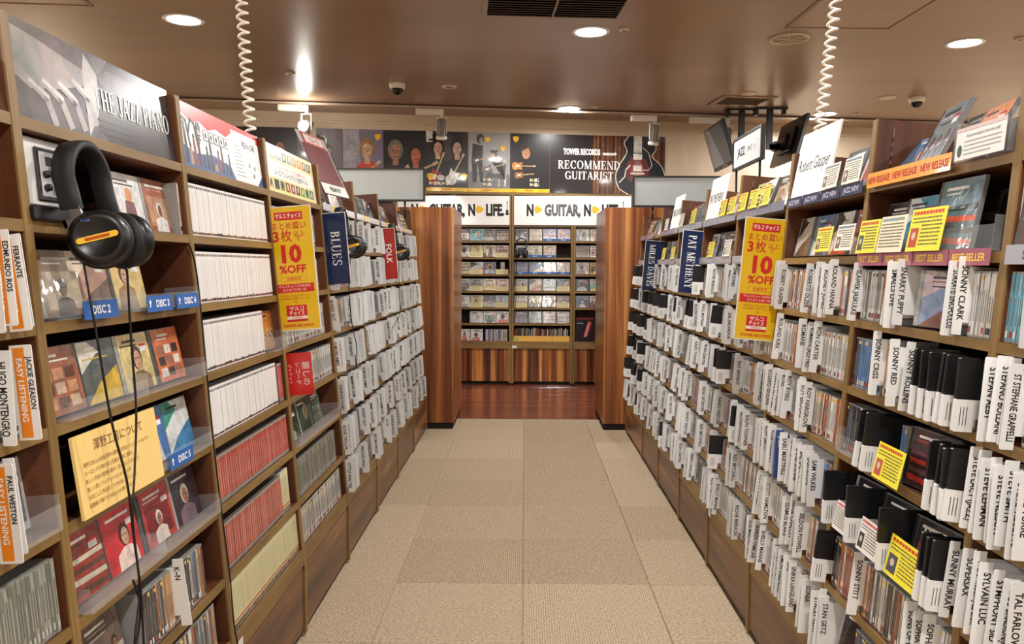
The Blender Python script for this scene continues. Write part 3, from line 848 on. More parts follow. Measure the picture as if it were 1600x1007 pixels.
def draw_cover(m, rng, w, h, pal=None, y=-.0006):
    pal = pal or rng.choice(COVERS)
    base = pal[0]
    m.rect(0, 0, w, h, y, base)
    k = rng.randrange(8)
    c1, c2 = pal[1 % len(pal)], pal[2 % len(pal)]
    e = y - .00015
    def head(cx, cz, r, hair, face, cloth):
        m.poly([(max(0, cx - r * 2.1), 0), (min(w, cx + r * 2.1), 0), (min(w, cx + r * 1.9), cz - r * 1.7), (cx + r * .6, cz - r * 1.15), (cx - r * .6, cz - r * 1.15), (max(0, cx - r * 1.9), cz - r * 1.7)], e - .00015, cloth)
        m.ell(cx, cz + r * .15, r, r * 1.25, e - .0003, hair, 12); m.ell(cx + r * .08, cz - r * .1, r * .7, r * .98, e - .00045, face, 12)
        m.rect(cx - r * .45, cz + r * .05, cx + r * .55, cz + r * .18, e - .0006, tuple(int(q * .6) for q in face)); m.rect(cx - r * .15, cz - r * .55, cx + r * .3, cz - r * .45, e - .0006, tuple(int(q * .65) for q in face))
    skin = rng.choice([(190, 150, 124), (150, 108, 84), (120, 84, 64), (206, 176, 152)])
    if k in (0, 1): head(w * rng.uniform(.35, .65), h * rng.uniform(.5, .6), w * rng.uniform(.14, .2), c2, skin, c1)
    elif k == 2:
        m.rect(0, 0, w, h * .4, e, c1)
        for q in range(3): head(w * (.22 + .28 * q), h * rng.uniform(.38, .5), w * .085, c2, skin, tuple(int(.5 * p_ + .5 * q_) for p_, q_ in zip(c1, c2)))
    elif k == 3:
        m.poly([(0, 0), (w, 0), (w, h * .55), (w * .4, h * .3)], e, c1); m.poly([(0, h * .5), (w * .55, h * .82), (w * .3, h), (0, h)], e, c2)
    elif k == 4:
        m.rect(w * .08, h * .1, w * .92, h * .68, e, c1); head(w * .5, h * .42, w * .11, c2, skin, c2)
    elif k == 5:
        for q in range(4): m.poly([(0, h * (.1 + q * .15)), (w, h * (.04 + q * .17)), (w, h * (.12 + q * .17)), (0, h * (.2 + q * .14))], e, (c1, c2)[q % 2])
    elif k == 6:
        for q in range(9): m.rect(w * (.1 + (q % 3) * .28), h * (.08 + (q // 3) * .22), w * (.33 + (q % 3) * .28), h * (.25 + (q // 3) * .22), e, (c1, c2, skin)[(q + q // 3) % 3])
    else:
        m.poly([(w * .3, 0), (w * .78, 0), (w * .7, h * .5), (w * .42, h * .52)], e, c1); m.ell(w * .56, h * .62, w * .11, h * .14, e, c2); m.poly([(0, 0), (w * .3, 0), (w * .2, h * .3), (0, h * .4)], e, c2)
    lum = sum(base) / 3
    ink = (240, 238, 230) if lum < 130 else (36, 34, 38)
    for q in range(rng.choice((1, 2, 2, 3))):
        zz = h * (.9 - q * .085)
        x0 = w * rng.uniform(.06, .2)
        m.rect(x0, zz - h * (.045 if q == 0 else .025), x0 + w * rng.uniform(.35, .7), zz, e - .0003, ink if q == 0 else rng.choice((ink, c1)))
    if rng.random() < .4:
        m.rect(w * .68, h * .66, w * .9, h * .8, e - .0005, (240, 238, 234)); m.rect(w * .68, h * .755, w * .9, h * .8, e - .0006, (206, 40, 44))
COVERS = [[(208, 200, 186), (120, 90, 70), (60, 48, 44)], [(60, 66, 80), (140, 150, 160), (200, 170, 130)], [(230, 228, 222), (190, 60, 50), (40, 40, 44)],
          [(150, 176, 190), (220, 214, 200), (70, 96, 120)], [(196, 150, 110), (110, 66, 44), (232, 214, 190)], [(44, 44, 50), (120, 120, 126), (206, 196, 180)],
          [(214, 206, 150), (120, 130, 90), (60, 60, 50)], [(120, 140, 120), (60, 84, 72), (210, 206, 190)], [(176, 80, 66), (236, 220, 200), (50, 36, 36)], [(236, 234, 230), (160, 160, 164), (60, 60, 66)],
          [(96, 76, 66), (190, 160, 130), (34, 28, 26)], [(90, 120, 160), (40, 56, 84), (220, 220, 216)]]

CASE_W, CASE_H, CASE_D = .142, .125, .0100
case_me = MB().cbox(0, CASE_W, 0, CASE_D, 0, CASE_H, .0008, (120, 120, 120)).mesh('cd_case', M_PLASTIC)
NDISP = [0]
def put_face(M, words, pal=None, seed=None, group='face-out CDs', extra=None, dark=True, parent=None, w=CASE_W, h=CASE_H):
    """a CD case standing with its cover forward; M at its lower front corner"""
    NDISP[0] += 1
    rng = random.Random(seed if seed is not None else NDISP[0] * 17 + 3)
    if (w, h) == (CASE_W, CASE_H): cme = case_me
    else: cme = MB().cbox(0, w, 0, CASE_D, 0, h, .0008, (120, 120, 120)).mesh('cd_case', M_PLASTIC)
    o = ob('display_cd', cme, None, M)
    tag(o, words, 'CD', group)
    m = MB()
    m.rect(.001, .001, .011, h - .001, -.0003, rng.choice([(40, 40, 42), (170, 170, 168), (60, 58, 58)]))
    sub = MB(); draw_cover(sub, rng, w - .014, h - .004, pal, 0)
    m.add([(p[0] + .0125, p[1] - .0004, p[2] + .002) for p in sub.v], [], (0, 0, 0))
    o0 = len(m.v) - len(sub.v)
    for f, c in zip(sub.f, sub.c): m.f.append(tuple(i + o0 for i in f)); m.c.append(c); m.mi.append(0)
    if extra: extra(m)
    part('cover_art', m, M_COVER, o)
    return o
def on_rack(side, r, x, ly=.02, lean=6.0, lift=0.0, yaw=0.0):
    return FRAME[side] @ T3(x, ly, shelf_top(side, r) + lift + .0032 + .0102 * math.sin(math.radians(lean))) @ RZ(yaw) @ RX(-lean)

def tray(side, r, x0, x1, words, ly=-.012, h=.04):
    """clear acrylic front stop"""
    t = empty('acrylic_tray', FRAME[side] @ T3((x0 + x1) / 2, 0, shelf_top(side, r))); tag(t, words, 'display tray', 'clear acrylic trays')
    w = (x1 - x0) / 2
    part('front_lip', MB().box(-w, w, ly, ly + .002, .0005, h), M_CLEAR, t)
    part('tray_floor', MB().box(-w, w, ly + .002, .11, .0005, .0025), M_CLEAR, t)
    for s in (-1, 1):
        part('end_cheek', MB().box(s * w - (.002 if s > 0 else 0), s * w + (0 if s > 0 else .002), ly + .002, .07, .0025, h * 1.35), M_CLEAR, t)

def note(M, words, w, h, col=(240, 222, 60), head=(206, 60, 40), group='handwritten note cards', pic=None, seed=1):
    rng = random.Random(seed)
    o = part('note_card', MB().box(0, w, 0, .0012, 0, h, col), M_PRINT, None, M); tag(o, words, 'note card', group)
    m = MB()
    n = 9
    x = w * .06
    while x < w * .9:
        d = w * rng.uniform(.04, .08); m.rect(x, h * .86, min(x + d, w * .94), h * .94, -.0004, head); x += d + w * .02
    for q in range(8):
        zz = h * (.76 - q * .088); x = w * (.06 if (q < 2 or pic is None) else .36)
        while x < w * .9:
            d = w * rng.uniform(.02, .07); m.rect(x, zz, min(x + d, w * .94), zz + h * .034, -.0004, (96, 88, 66)); x += d + w * .014
    if pic: m.rect(w * .06, h * .1, w * .3, h * .55, -.0005, pic); m.ell(w * .18, h * .36, w * .06, h * .1, -.0007, (210, 190, 170), 8)
    part('handwriting', m, M_PRINT, o)
    return o

def strip(M, words, w, h, col, text, tcol, group, text2=None, serif=False, bold=.02):
    o = part('shelf_label', MB().box(0, w, 0, .001, 0, h, col), M_GLOSS, None, M); tag(o, words, 'shelf label', group)
    m = MB()
    if text: m.text(text, w / 2, h * .27, h * .46, -.0004, tcol, 'c', bold=bold, maxw=w * .9, serif=serif)
    if text2: m.rect(w * .05, h * .1, w * .95, h * .16, -.0004, text2)
    if m.f: part('lettering', m, M_PRINT, o)
    return o

def run(side, b, r, items, x=None):
    """lay items out along a shelf, viewer's left to viewer's right"""
    a, c = span(side, b)
    x = (a + .014) if x is None else a + x
    lim = c - .014
    for it in items:
        k = it[0]
        if k == 'gap': x += it[1]
        elif k == 'at': x = a + it[1]
        elif k == 'to':
            while x + .0108 < min(a + it[1], lim): x += put_cd(side, b, r, x, it[2] if len(it) > 2 else 'mix')
            x = a + it[1]
        elif k == 'c':
            for _ in range(it[1]):
                if x + .0106 > lim: return x
                x += put_cd(side, b, r, x, it[2] if len(it) > 2 else 'mix')
        elif k in ('d', 'b', 'o', 'u'):
            if x > lim: return x
            put_div(side, b, r, x + .001, it[1] if len(it) > 1 else '', {'d': 'white', 'b': 'two', 'o': 'orange', 'u': 'blue'}[k], yaw=it[2] if len(it) > 2 else None)
            x += .003 if k != 'b' else .009
    return x
def fill(side, b, r, names, black=0.0, dens=.5):
    """clusters of divider cards with runs of discs between them"""
    a, c = span(side, b)
    x = a + .014
    if R.random() < .5: x += 0
    while x < c - .03:
        for _ in range(R.randrange(2, 5)):
            if x > c - .03: break
            if R.random() < black:
                put_div(side, b, r, x + .004, '', 'two'); x += .010
                for _ in range(R.randrange(0, 3)):
                    if x < c - .025: x += put_cd(side, b, r, x, R.choice(('dark', 'pale')))
            else:
                put_div(side, b, r, x, R.choice(names)); x += .003
                for _ in range(R.randrange(1, 4)):
                    if x < c - .025: x += put_cd(side, b, r, x, 'pale')
        if R.random() < dens:
            kd = R.choice(('mix', 'pale', 'pale', 'warm', 'mix', 'dark'))
            end = x + R.uniform(.08, .24)
            while x < min(end, c - .025): x += put_cd(side, b, r, x, kd)
        x += R.uniform(.002, .012)

# ------------------------------------------------------------------ contents of the rack with the piano banner
def label_at(side, b, r): return f'{nth(r + 1)} shelf of the {BAYNAME[side][b]}'
# orange-striped bay
run('L', 0, 1, [('gap', .3), ('c', 12, 'mix')])
run('L', 0, 2, [('at', .44), ('to', .49, 'pale'), ('o', 'DICK WALTER', -3), ('at', .52), ('o', 'EDMUNDO ROS', -3), ('at', .552), ('o', 'FERRANTE', -3), ('at', .585), ('d', 'FRANCIS LAI', -12), ('to', .61, 'mix')])
run('L', 0, 3, [('at', .40), ('to', .455, 'warm'), ('d', 'HOLLYRIDGE STRINGS', -3), ('to', .505, 'warm'), ('d', 'HUGO MONTENGRO', -3), ('at', .545), ('o', 'JACKIE GLEASON', -4), ('to', .58, 'pale')])
run('L', 0, 4, [('at', .468), ('o', 'PAUL WESTON', -3), ('at', .505), ('d', 'PAUL MAURIAT', -3)])
run('L', 0, 5, [('gap', .34), ('c', 24, 'grey')])
run('L', 0, 6, [('gap', .34), ('c', 24, 'grey')])
put_face(on_rack('L', 4, 1.135, .05, 4), 'grey sketched CD behind the lowest divider of the orange-striped bay', [(206, 206, 206), (120, 120, 120), (70, 70, 74)], 5)
put_face(on_rack('L', 1, 1.06, .02, 8), 'dark CD at the frame edge above an orange tag', [(90, 60, 50), (160, 120, 90), (40, 30, 30)], 6)
put_face(on_rack('L', 0, 1.10, .02, 12), 'pale CD on the top shelf at the frame edge', [(120, 130, 140), (60, 70, 90), (220, 220, 220)], 7)
strip(FRAME['L'] @ T3(1.10, -.006, shelf_top('L', 1) - .002), 'small orange tag on the edge of a shelf above the orange-striped dividers', .09, .026, (232, 160, 50), 'Listening', (250, 246, 236), 'shelf tags')
tray('L', 4, 1.14, 1.262, 'small clear tray beside the lowest white divider of the orange-striped bay', -.012, .045)

# piano-banner bay: header board
def board(name, M, w, h, words, cat, col=(240, 238, 232), th=.005, mat=None, group=None):
    o = part(name, MB().box(0, w, 0, th, 0, h, col), M_PRINT, None, M); return tag(o, words, cat, group)
LB = BAYS['L']
b1 = board('header_board', on_rack('L', 0, LB[1] + .012, .012, 3), .607, .172, 'dark monochrome header board reading JAZZ PIANO with hands on keys', 'sign', (52, 46, 48))
m = MB(); W_, H_ = .607, .172
m.rect(0, 0, W_, H_, -.0005, (58, 50, 52)); m.poly([(0, H_), (0, H_ * .45), (.16, H_ * .55), (.30, H_ * .78), (.34, H_)], -.0007, (118, 112, 112))
m.poly([(0, 0), (.30, 0), (.22, .05), (.0, .10)], -.0007, (96, 90, 90))
hand = (168, 162, 160)
m.poly([(0, .16), (0, .08), (.06, .055), (.16, .075), (.24, .10), (.27, .125), (.2, .135), (.1, .15)], -.0009, hand)
for (q, e) in (((.06, .07), (.12, .005)), ((.10, .078), (.17, .008)), ((.15, .085), (.215, .012)), ((.2, .1), (.26, .03))):
    m.stroke([q, ((q[0] + e[0]) / 2 + .014, (q[1] + e[1]) / 2 + .01), e], .019, -.0011, (176, 170, 166)); m.stroke([q, ((q[0] + e[0]) / 2 + .02, (q[1] + e[1]) / 2 + .012)], .008, -.0012, (214, 210, 206))
m.poly([(.23, .0), (.275, .05), (.29, .13), (.25, .165), (.235, .12)], -.001, (206, 200, 196))
for k in range(4): m.rect(.27, .012 + k * .014, .43, .018 + k * .014, -.0008, (36, 31, 33))
m.ell(.36, .128, .07, .024, -.0008, (84, 76, 78)); m.ell(.50, .11, .035, .03, -.0008, (104, 92, 94)); m.poly([(.52, .10), (.6, .12), (.6, .05), (.55, .03)], -.0008, (40, 34, 40))
m.text('THE JAZZ PIANO', .592, .062, .044, -.0016, (242, 240, 236), 'r', serif=True, sx=.78)
part('print', m, M_PHOTO, b1)
# CD player and headphones
def headphones(M, words, scale=1.0, tagc=True):
    t = empty('headphones', M @ Matrix.Scale(scale, 4)); tag(t, words, 'headphones', 'listening headphones on the racks')
    Rr = .062
    pts = []
    band = MB()
    n = 22
    prof = []
    for k in range(n + 1):
        a = math.pi * (1.06 - 1.12 * k / n)
        cx, cz = Rr * math.cos(a), Rr * 1.05 * math.sin(a)
        prof.append((cx, cz, a))
    drop = [(-Rr * 1.01, -.05), (Rr * 1.01, -.05)]
    full = [(-Rr * 1.0, -.055, math.pi)] + prof + [(Rr * 1.0, -.055, 0)]
    vs = []; fs = []
    hw, th = .017, .007
    for (cx, cz, a) in full:
        nx, nz = math.cos(a), math.sin(a)
        lean = -.16 * min(0, cz)  # legs swing forward
        for (o, y) in ((-th, -hw), (-th * .2, -hw * 1.15), (th, -hw), (th * 1.2, 0), (th, hw), (-th * .2, hw * 1.15), (-th, hw), (-th * 1.1, 0)):
            vs.append((cx + nx * o, y - lean * 1.0, cz + nz * o))
    m8 = len(full)
    for i in range(m8 - 1):
        for k in range(8):
            l = (k + 1) % 8
            fs.append((i * 8 + k, i * 8 + l, i * 8 + 8 + l, i * 8 + 8 + k))
    fs.append(tuple(range(8))); fs.append(tuple((m8 - 1) * 8 + 7 - k for k in range(8)))
    band.add(vs, fs, (20, 20, 21))
    part('headband', band, M_BLACKSOFT, t, None, True)
    for s in (-1, 1):
        yk = part('yoke', MB().box(-.0025, .0025, -.010, .010, -.035, .0, (190, 176, 160)).box(-.003, .003, -.026, .026, -.048, -.034, (60, 60, 62)).box(-.003, .003, -.026, -.02, -.085, -.034, (60, 60, 62)).box(-.003, .003, .02, .026, -.085, -.034, (60, 60, 62)), M_STEEL, t,
                  T3(s * .066, -.012, -.036) @ RX(-12))
        A = T3(s * .052, -.046, -.108) @ RX(-8) @ RZ(s * -20) @ RY(90 * s)      # local z points outward from the ear
        cup = part('ear_cup', MB().lathe([(.045, -.012), (.050, -.006), (.0505, .004), (.047, .014), (.040, .020), (.034, .021), (.033, .0195), (0, .0225)], Matrix.Identity(4), 30, (16, 16, 17)), M_BLACK, t, A, True)
        part('ear_cushion', MB().lathe([(.020, -.018), (.030, -.030), (.044, -.031), (.052, -.024), (.053, -.016), (.047, -.011)], Matrix.Identity(4), 30, (22, 22, 23)), M_BLACKSOFT, cup, None, True)
        if tagc:
            st = MB()
            ww, hh = .029, .0052
            ring = [(ww * sx + hh * math.cos(q), hh * math.sin(q)) for sx, q0 in ((1, -90), (-1, 90)) for q in [math.radians(q0 + 30 * i) for i in range(7)]]
            st.add([(p[1], p[0], .0232) for p in ring], [tuple(reversed(range(len(ring))))], (240, 190, 40))
            st.add([(-.0026, -.02, .0236), (-.0026, .02, .0236), (.0026, .02, .0236), (.0026, -.02, .0236)], [(0, 1, 2, 3), (3, 2, 1, 0)], (232, 120, 40))
            part('maker_strip', st, M_PRINT, cup, RZ(4))
            part('side_badge', MB().box(.030 - .064 * 0, .034, -.007 + .012, .007 + .012, .017, .0205, (60, 110, 210)), M_PRINT, cup)
    return t
# white listening-station player in the piano-banner bay
pl = empty('cd_player', FRAME['L'] @ T3(1.365, .03, shelf_top('L', 1) + .026)); tag(pl, 'white boxy CD player on a black bracket behind the large headphones', 'CD player')
part('body', MB().cbox(-.068, .075, -.012, .10, 0, .122, .006, (222, 222, 218)), M_PLASTIC, pl)
part('face_plate', MB().cbox(-.02, .074, -.0165, -.012, .012, .105, .002, (28, 28, 30)), M_PLASTIC, pl)
part('panel', MB().cbox(-.012, .068, -.018, -.0165, .02, .098, .001, (206, 206, 204)), M_PLASTIC, pl)
kn = MB().lathe([(0, .008), (.006, .008), (.007, 0)], Matrix.Identity(4), 12, (40, 40, 42)).mesh('button', M_PLASTIC, True)
for k, (bx, bz) in enumerate(((.0, .035), (.0, .058), (.03, .035), (.03, .058), (.052, .035), (.052, .058))):
    ob('button', kn, pl, T3(bx, -.018, bz) @ RX(90))
part('display', MB().box(.004, .058, -.0186, -.018, .074, .09, (30, 40, 34)), M_PLASTIC, pl)
part('bracket', MB().cbox(-.075, .085, -.04, .09, -.026, -.001, .003, (18, 18, 19)), M_PLASTIC, pl)
headphones(FRAME['L'] @ T3(1.415, -.026, lz(1.397)), 'large black headphones with yellow strip hanging on the white CD player')
# cables
def cable(words, pts, r=.0022, group='black cables hanging at the racks'):
    # Catmull-Rom through the points
    P = [Vector(p) for p in pts]
    P = [P[0]] + P + [P[-1]]
    out = []
    for i in range(1, len(P) - 2):
        for k in range(8):
            u = k / 8
            out.append(.5 * ((2 * P[i]) + (-P[i - 1] + P[i + 1]) * u + (2 * P[i - 1] - 5 * P[i] + 4 * P[i + 1] - P[i + 2]) * u * u + (-P[i - 1] + 3 * P[i] - 3 * P[i + 1] + P[i + 2]) * u ** 3))
    out.append(P[-2])
    o = part('cable', MB().tube(out, r, 6, (16, 16, 17)), M_BLACK, None, None, True)
    return tag(o, words, 'cable', group)
def LP(s, out, z): return FRAME['L'] @ Vector((s, -out, lz(z)))
def RP(s, out, z): return FRAME['R'] @ Vector((-s, -out, lz(z)))
cable('black cable hanging from the CD player bracket across the piano-banner bay', [LP(1.36, .035, 1.32), LP(1.355, .05, 1.15), LP(1.365, .055, .97), LP(1.385, .06, .85), LP(1.405, .05, .75), LP(1.415, .045, .64), LP(1.38, .045, .56), LP(1.39, .04, .54), LP(1.42, .04, .60), LP(1.405, .04, .66)])
cable('black headphone cable hanging and joining the loop in the piano-banner bay', [LP(1.44, .075, 1.24), LP(1.455, .06, 1.1), LP(1.455, .055, .97), LP(1.425, .055, .86), LP(1.40, .055, .78), LP(1.408, .05, .68), LP(1.412, .048, .62), LP(1.40, .04, .40)])
cable('thin black cable running down the upright beside the white-spined CDs', [LP(1.885, .006, 1.30), LP(1.905, .008, 1.22), LP(1.903, .008, 1.0), LP(1.90, .008, .8), LP(1.905, .009, .6), LP(1.915, .008, .46), LP(1.908, .010, .32), LP(1.93, .02, .16)], .002)

def face_row(side, b, r, specs, lean=7, ly=.03, lift=0.0):
    a, c = span(side, b)
    for k, (off, yaw, pal, words, seed) in enumerate(specs):
        put_face(on_rack(side, r, a + off, ly, lean, lift, yaw), words, pal, seed)
PB = 'in the piano-banner bay'
face_row('L', 1, 1, [(.335, 0, [(236, 234, 232), (120, 80, 80), (232, 150, 90)], 'white CD with dark thumbprint shape beside the large headphones', 11),
                     (.478, 0, [(170, 100, 74), (196, 150, 120), (230, 226, 220)], 'brown and grey CD at the end of the headphones shelf', 12)])
run('L', 1, 1, [('c', 1, 'pale')], x=.60)
face_row('L', 1, 2, [(.06, 0, [(150, 120, 96), (200, 180, 150), (70, 50, 40)], 'dark CD behind the DISC 2 card', 13), (.155, 0, [(196, 150, 130), (110, 80, 66), (224, 206, 180)], 'rose-brown CD with group portrait above the DISC 2 card', 14),
                     (.30, 0, [(214, 186, 120), (150, 110, 70), (60, 50, 40)], 'tan CD with black side title above the DISC 3 card', 15)], 8)
face_row('L', 1, 3, [(.02, 0, [(160, 96, 66), (206, 150, 110), (96, 56, 40)], 'sepia CD at the near end of the third CD shelf ' + PB, 21), (.155, 0, [(84, 90, 90), (206, 170, 60), (220, 216, 200)], 'grey CD covered in small pictures ' + PB, 22),
                     (.30, 0, [(222, 200, 140), (130, 100, 60), (70, 50, 40)], 'cream CD with two figures ' + PB, 23), (.45, 0, [(206, 110, 70), (226, 220, 210), (60, 50, 50)], 'orange CD with saxophone player ' + PB, 24)], 8)
face_row('L', 1, 4, [(.33, 0, [(70, 120, 180), (226, 226, 222), (90, 160, 170)], 'blue striped CD just beside the cream notice', 31), (.46, 0, [(222, 226, 226), (60, 130, 180), (50, 150, 130)], 'white CD with blue green brush strokes by the cream notice', 32)], 8)
face_row('L', 1, 5, [(.03, 0, [(150, 60, 50), (90, 60, 50), (200, 190, 170)], 'dim red CD at the near end of the red CD shelf', 41), (.165, 0, [(200, 50, 56), (232, 210, 200), (60, 30, 34)], 'red CD with white dressed figure', 42),
                     (.32, 0, [(196, 60, 56), (120, 30, 34), (226, 210, 200)], 'red and black CD with side lettering', 43), (.46, 0, [(54, 44, 54), (120, 100, 110), (206, 190, 180)], 'dark violet CD at the far end of the red CD shelf', 44)], 8)
face_row('L', 1, 6, [(.06, 0, [(110, 96, 88), (180, 170, 160), (60, 52, 50)], 'grey portrait CD below the loop of cable', 51)], 8)
run('L', 1, 6, [('c', 4, 'dark'), ('c', 8, 'mix'), ('d', 'K~N', -3), ('c', 12, 'mix'), ('c', 3, 'warm')], x=.24)
run('L', 1, 7, [('c', 16, 'mix'), ('d', '', -4), ('c', 22, 'warm'), ('c', 10, 'mix')], x=.05)
for r, n_ in ((2, 'above the blue DISC cards'), (3, 'before the sepia CDs'), (5, 'before the red CDs')):
    for q in range(2):
        tray('L', r, LB[1] + .03 + q * .295, LB[1] + .315 + q * .295, f'clear acrylic tray {n_}, {("camera", "far")[q]} end', -.014, .034)
tray('L', 4, LB[1] + .33, LB[1] + .605, 'clear acrylic tray behind the DISC 5 card', -.012, .034)
def disc_card(off, r, txt, words, arrow=True):
    o = board('disc_card', FRAME['L'] @ T3(LB[1] + off, -.018, shelf_top('L', r) - .004) @ RX(0), .118, .034, words, 'shelf label', (40, 96, 170), .0012, group='blue DISC cards')
    m = MB()
    m.text(txt, .118 / 2 + (.012 if arrow else 0), .010, .0155, -.0005, (240, 242, 246), 'c', bold=.03, maxw=.08)
    if arrow: m.poly([(.012, .010), (.016, .010), (.016, .019), (.020, .019), (.014, .027), (.008, .019), (.012, .019)], -.0005, (240, 242, 246))
    part('lettering', m, M_PRINT, o)
disc_card(.10, 2, 'DISC 2', 'blue DISC card without arrow, half behind hanging cables', False)
disc_card(.335, 2, 'DISC 3', 'blue arrow DISC card below the tan CD')
disc_card(.475, 2, 'DISC 4', 'blue arrow DISC card at the upright end of its shelf')
disc_card(.36, 4, 'DISC 5', 'blue arrow DISC card beside the cream notice')
# cream notice
o = board('notice_board', FRAME['L'] @ T3(LB[1] + .028, -.020, shelf_top('L', 4) - .002) @ RX(-3), .298, .146, 'cream notice board with brown Japanese heading and fine text', 'notice', (242, 208, 130), .006)
m = MB()
m.text('澤野工房について', .149, .112, .0165, -.0006, (120, 80, 40), 'c', maxw=.19)
rng = random.Random(4)
lines = ['澤野工房は大阪新世界の履物店が営むジャズレーベルです', 'ヨーロッパの埋もれた名盤を丁寧に復刻し', '新しい才能の録音も数多く送り出してきました', '美しい音とジャケットのたたずまいを', '大切にした作品をどうぞお楽しみください', '試聴機で聴ける作品は入れ替わります']
for k, ln in enumerate(lines):
    m.text(ln, .02, .088 - k * .0145, .0066, -.0006, (150, 106, 60), 'l', maxw=.26)
part('lettering', m, M_PRINT, o)

# white-spine bay
for r, n_ in ((1, 47), (2, 47), (3, 37), (4, 43)):
    x = run('L', 2, r, [('c', n_, 'white')])
run('L', 2, 5, [('c', 40, 'red')]); run('L', 2, 6, [('c', 2, 'dark'), ('c', 31, 'red'), ('c', 6, 'yellow')]); run('L', 2, 7, [('c', 48, 'yellow')])
put_face(on_rack('L', 3, LB[2] + .485, .02, 6), 'orange and amber CD ending the third row of white-spined CDs', [(206, 130, 60), (120, 70, 40), (230, 200, 160)], 61)
tray('L', 3, LB[2] + .48, LB[2] + .625, 'clear tray before the orange CD in the white-spine bay', -.02, .045)
run('L', 2, 4, [('c', 4, 'red')], x=.57)
h2 = board('header_board', on_rack('L', 0, LB[2] + .013, .012, 3), .605, .165, 'white header board with red band and drawn figures above white-spined CDs', 'sign', (240, 240, 238))
m = MB(); m.rect(0, 0, .605, .165, -.0005, (240, 240, 238)); m.poly([(0, .165), (0, .128), (.05, .135), (.09, .118), (.15, .13), (.2, .115), (.26, .128), (.33, .118), (.37, .135), (.605, .135), (.605, .165)], -.0007, (214, 52, 44))
m.poly([(0, 0), (.37, 0), (.34, .035), (.22, .05), (.1, .04), (0, .06)], -.0007, (60, 96, 150))
for k in range(13):
    x = .02 + k * .026; hgt = .055 + .03 * math.sin(k * 2.1) + (.02 if k < 5 else 0)
    c = [(24, 24, 28), (40, 40, 60), (180, 150, 90), (150, 40, 60), (70, 60, 50), (30, 60, 90)][k % 6]
    m.poly([(x - .009, .008), (x + .009, .008), (x + .006, hgt), (x - .006, hgt)], -.0009, c); m.ell(x, hgt + .007, .006, .008, -.001, (40, 30, 30), 8)
for k in range(2):
    x = .05 + k * .05; m.stroke([(x - .03, .09), (x - .01, .125), (x + .012, .118), (x + .02, .06)], .009, -.0011, (20, 20, 22))
for k, ch in enumerate('椅子'): m.text(ch, .135, .102 - k * .032, .022, -.0012, (20, 20, 22), 'c', bold=.01)
for k in range(5): m.rect(.165 + k * .036, .083, .196 + k * .036, .112, -.0012, (30, 30, 32)); m.rect(.167 + k * .036, .085, .194 + k * .036, .110, -.0014, (236, 236, 234)); m.ell(.18 + k * .036, .097, .006, .008, -.0016, (50, 50, 54), 8)
m.rect(.375, .006, .59, .150, -.0009, (246, 246, 244)); m.text('BLUE', .46, .118, .006, -.0012, (60, 100, 170), 'c'); m.text('REN-ON', .51, .108, .02, -.0012, (30, 30, 32), 'c', bold=.03, maxw=.11)
for k in range(9): m.rect(.385, .105 - k * .011, .385 + .05 + .012 * (k % 3), .1075 - k * .011, -.0012, (120, 120, 124))
for p in ((.50, .06), (.545, .055), (.53, .03)): m.ell(p[0], p[1], .014, .011, -.0012, (210, 210, 208), 10); m.rect(p[0] - .005, p[1] - .008, p[0] + .004, p[1] + .004, -.0014, (60, 60, 62))
m.poly([(.555, 0), (.605, 0), (.605, .035)], -.001, (60, 96, 150))
part('print', m, M_POSTER, h2)

# green-disc bay (sale sign hangs before it)
h3 = board('header_board', on_rack('L', 0, LB[3] + .013, .012, 3), .62, .165, 'cream header board with two rows of little covers and Japanese title', 'sign', (240, 226, 160))
m = MB(); m.rect(0, 0, .62, .165, -.0005, (240, 226, 160)); m.rect(.03, .053, .60, .108, -.0007, (248, 246, 240))
rng = random.Random(9)
for k in range(9):
    for zz in (.118, .012):
        m.rect(.035 + k * .062, zz, .035 + k * .062 + .05, zz + .034, -.0009, rng.choice([(60, 60, 64), (120, 150, 80), (190, 120, 60), (70, 110, 130), (40, 36, 34), (200, 190, 150), (150, 70, 60), (96, 130, 140)]))
        m.ell(.06 + k * .062, zz + .018, .01, .012, -.0011, rng.choice([(220, 190, 160), (40, 40, 40), (230, 220, 120)]), 8)
m.text('コンコードジャズ・シリーズ 全100タイトル', .315, .086, .013, -.0012, (200, 60, 50), 'c', maxw=.5)
m.text('ユーロ アンコールプレス 全29タイトル', .315, .062, .017, -.0012, (30, 30, 32), 'c', bold=.01, maxw=.54)
part('print', m, M_POSTER, h3)
run('L', 3, 1, [('c', 50, 'pale')]); run('L', 3, 2, [('c', 50, 'pale')]); run('L', 3, 3, [('c', 52, 'pale')])
run('L', 3, 4, [('c', 3, 'red'), ('gap', .17), ('c', 38, 'pale')])
run('L', 3, 6, [('c', 52, 'grey')]); run('L', 3, 7, [('c', 54, 'pale')])
for k, (off, wd) in enumerate(((.04, 'near'), (.20, 'middle'), (.36, 'far'))):
    put_face(on_rack('L', 5, LB[3] + off, .03, 8), f'dark green CD behind a clear tray in the green-disc bay, {wd} one', [(34, 74, 58), (24, 52, 42), (150, 160, 150)], 70 + k)
tray('L', 5, LB[3] + .03, LB[3] + .60, 'long clear tray before the dark green CDs', -.014, .04)
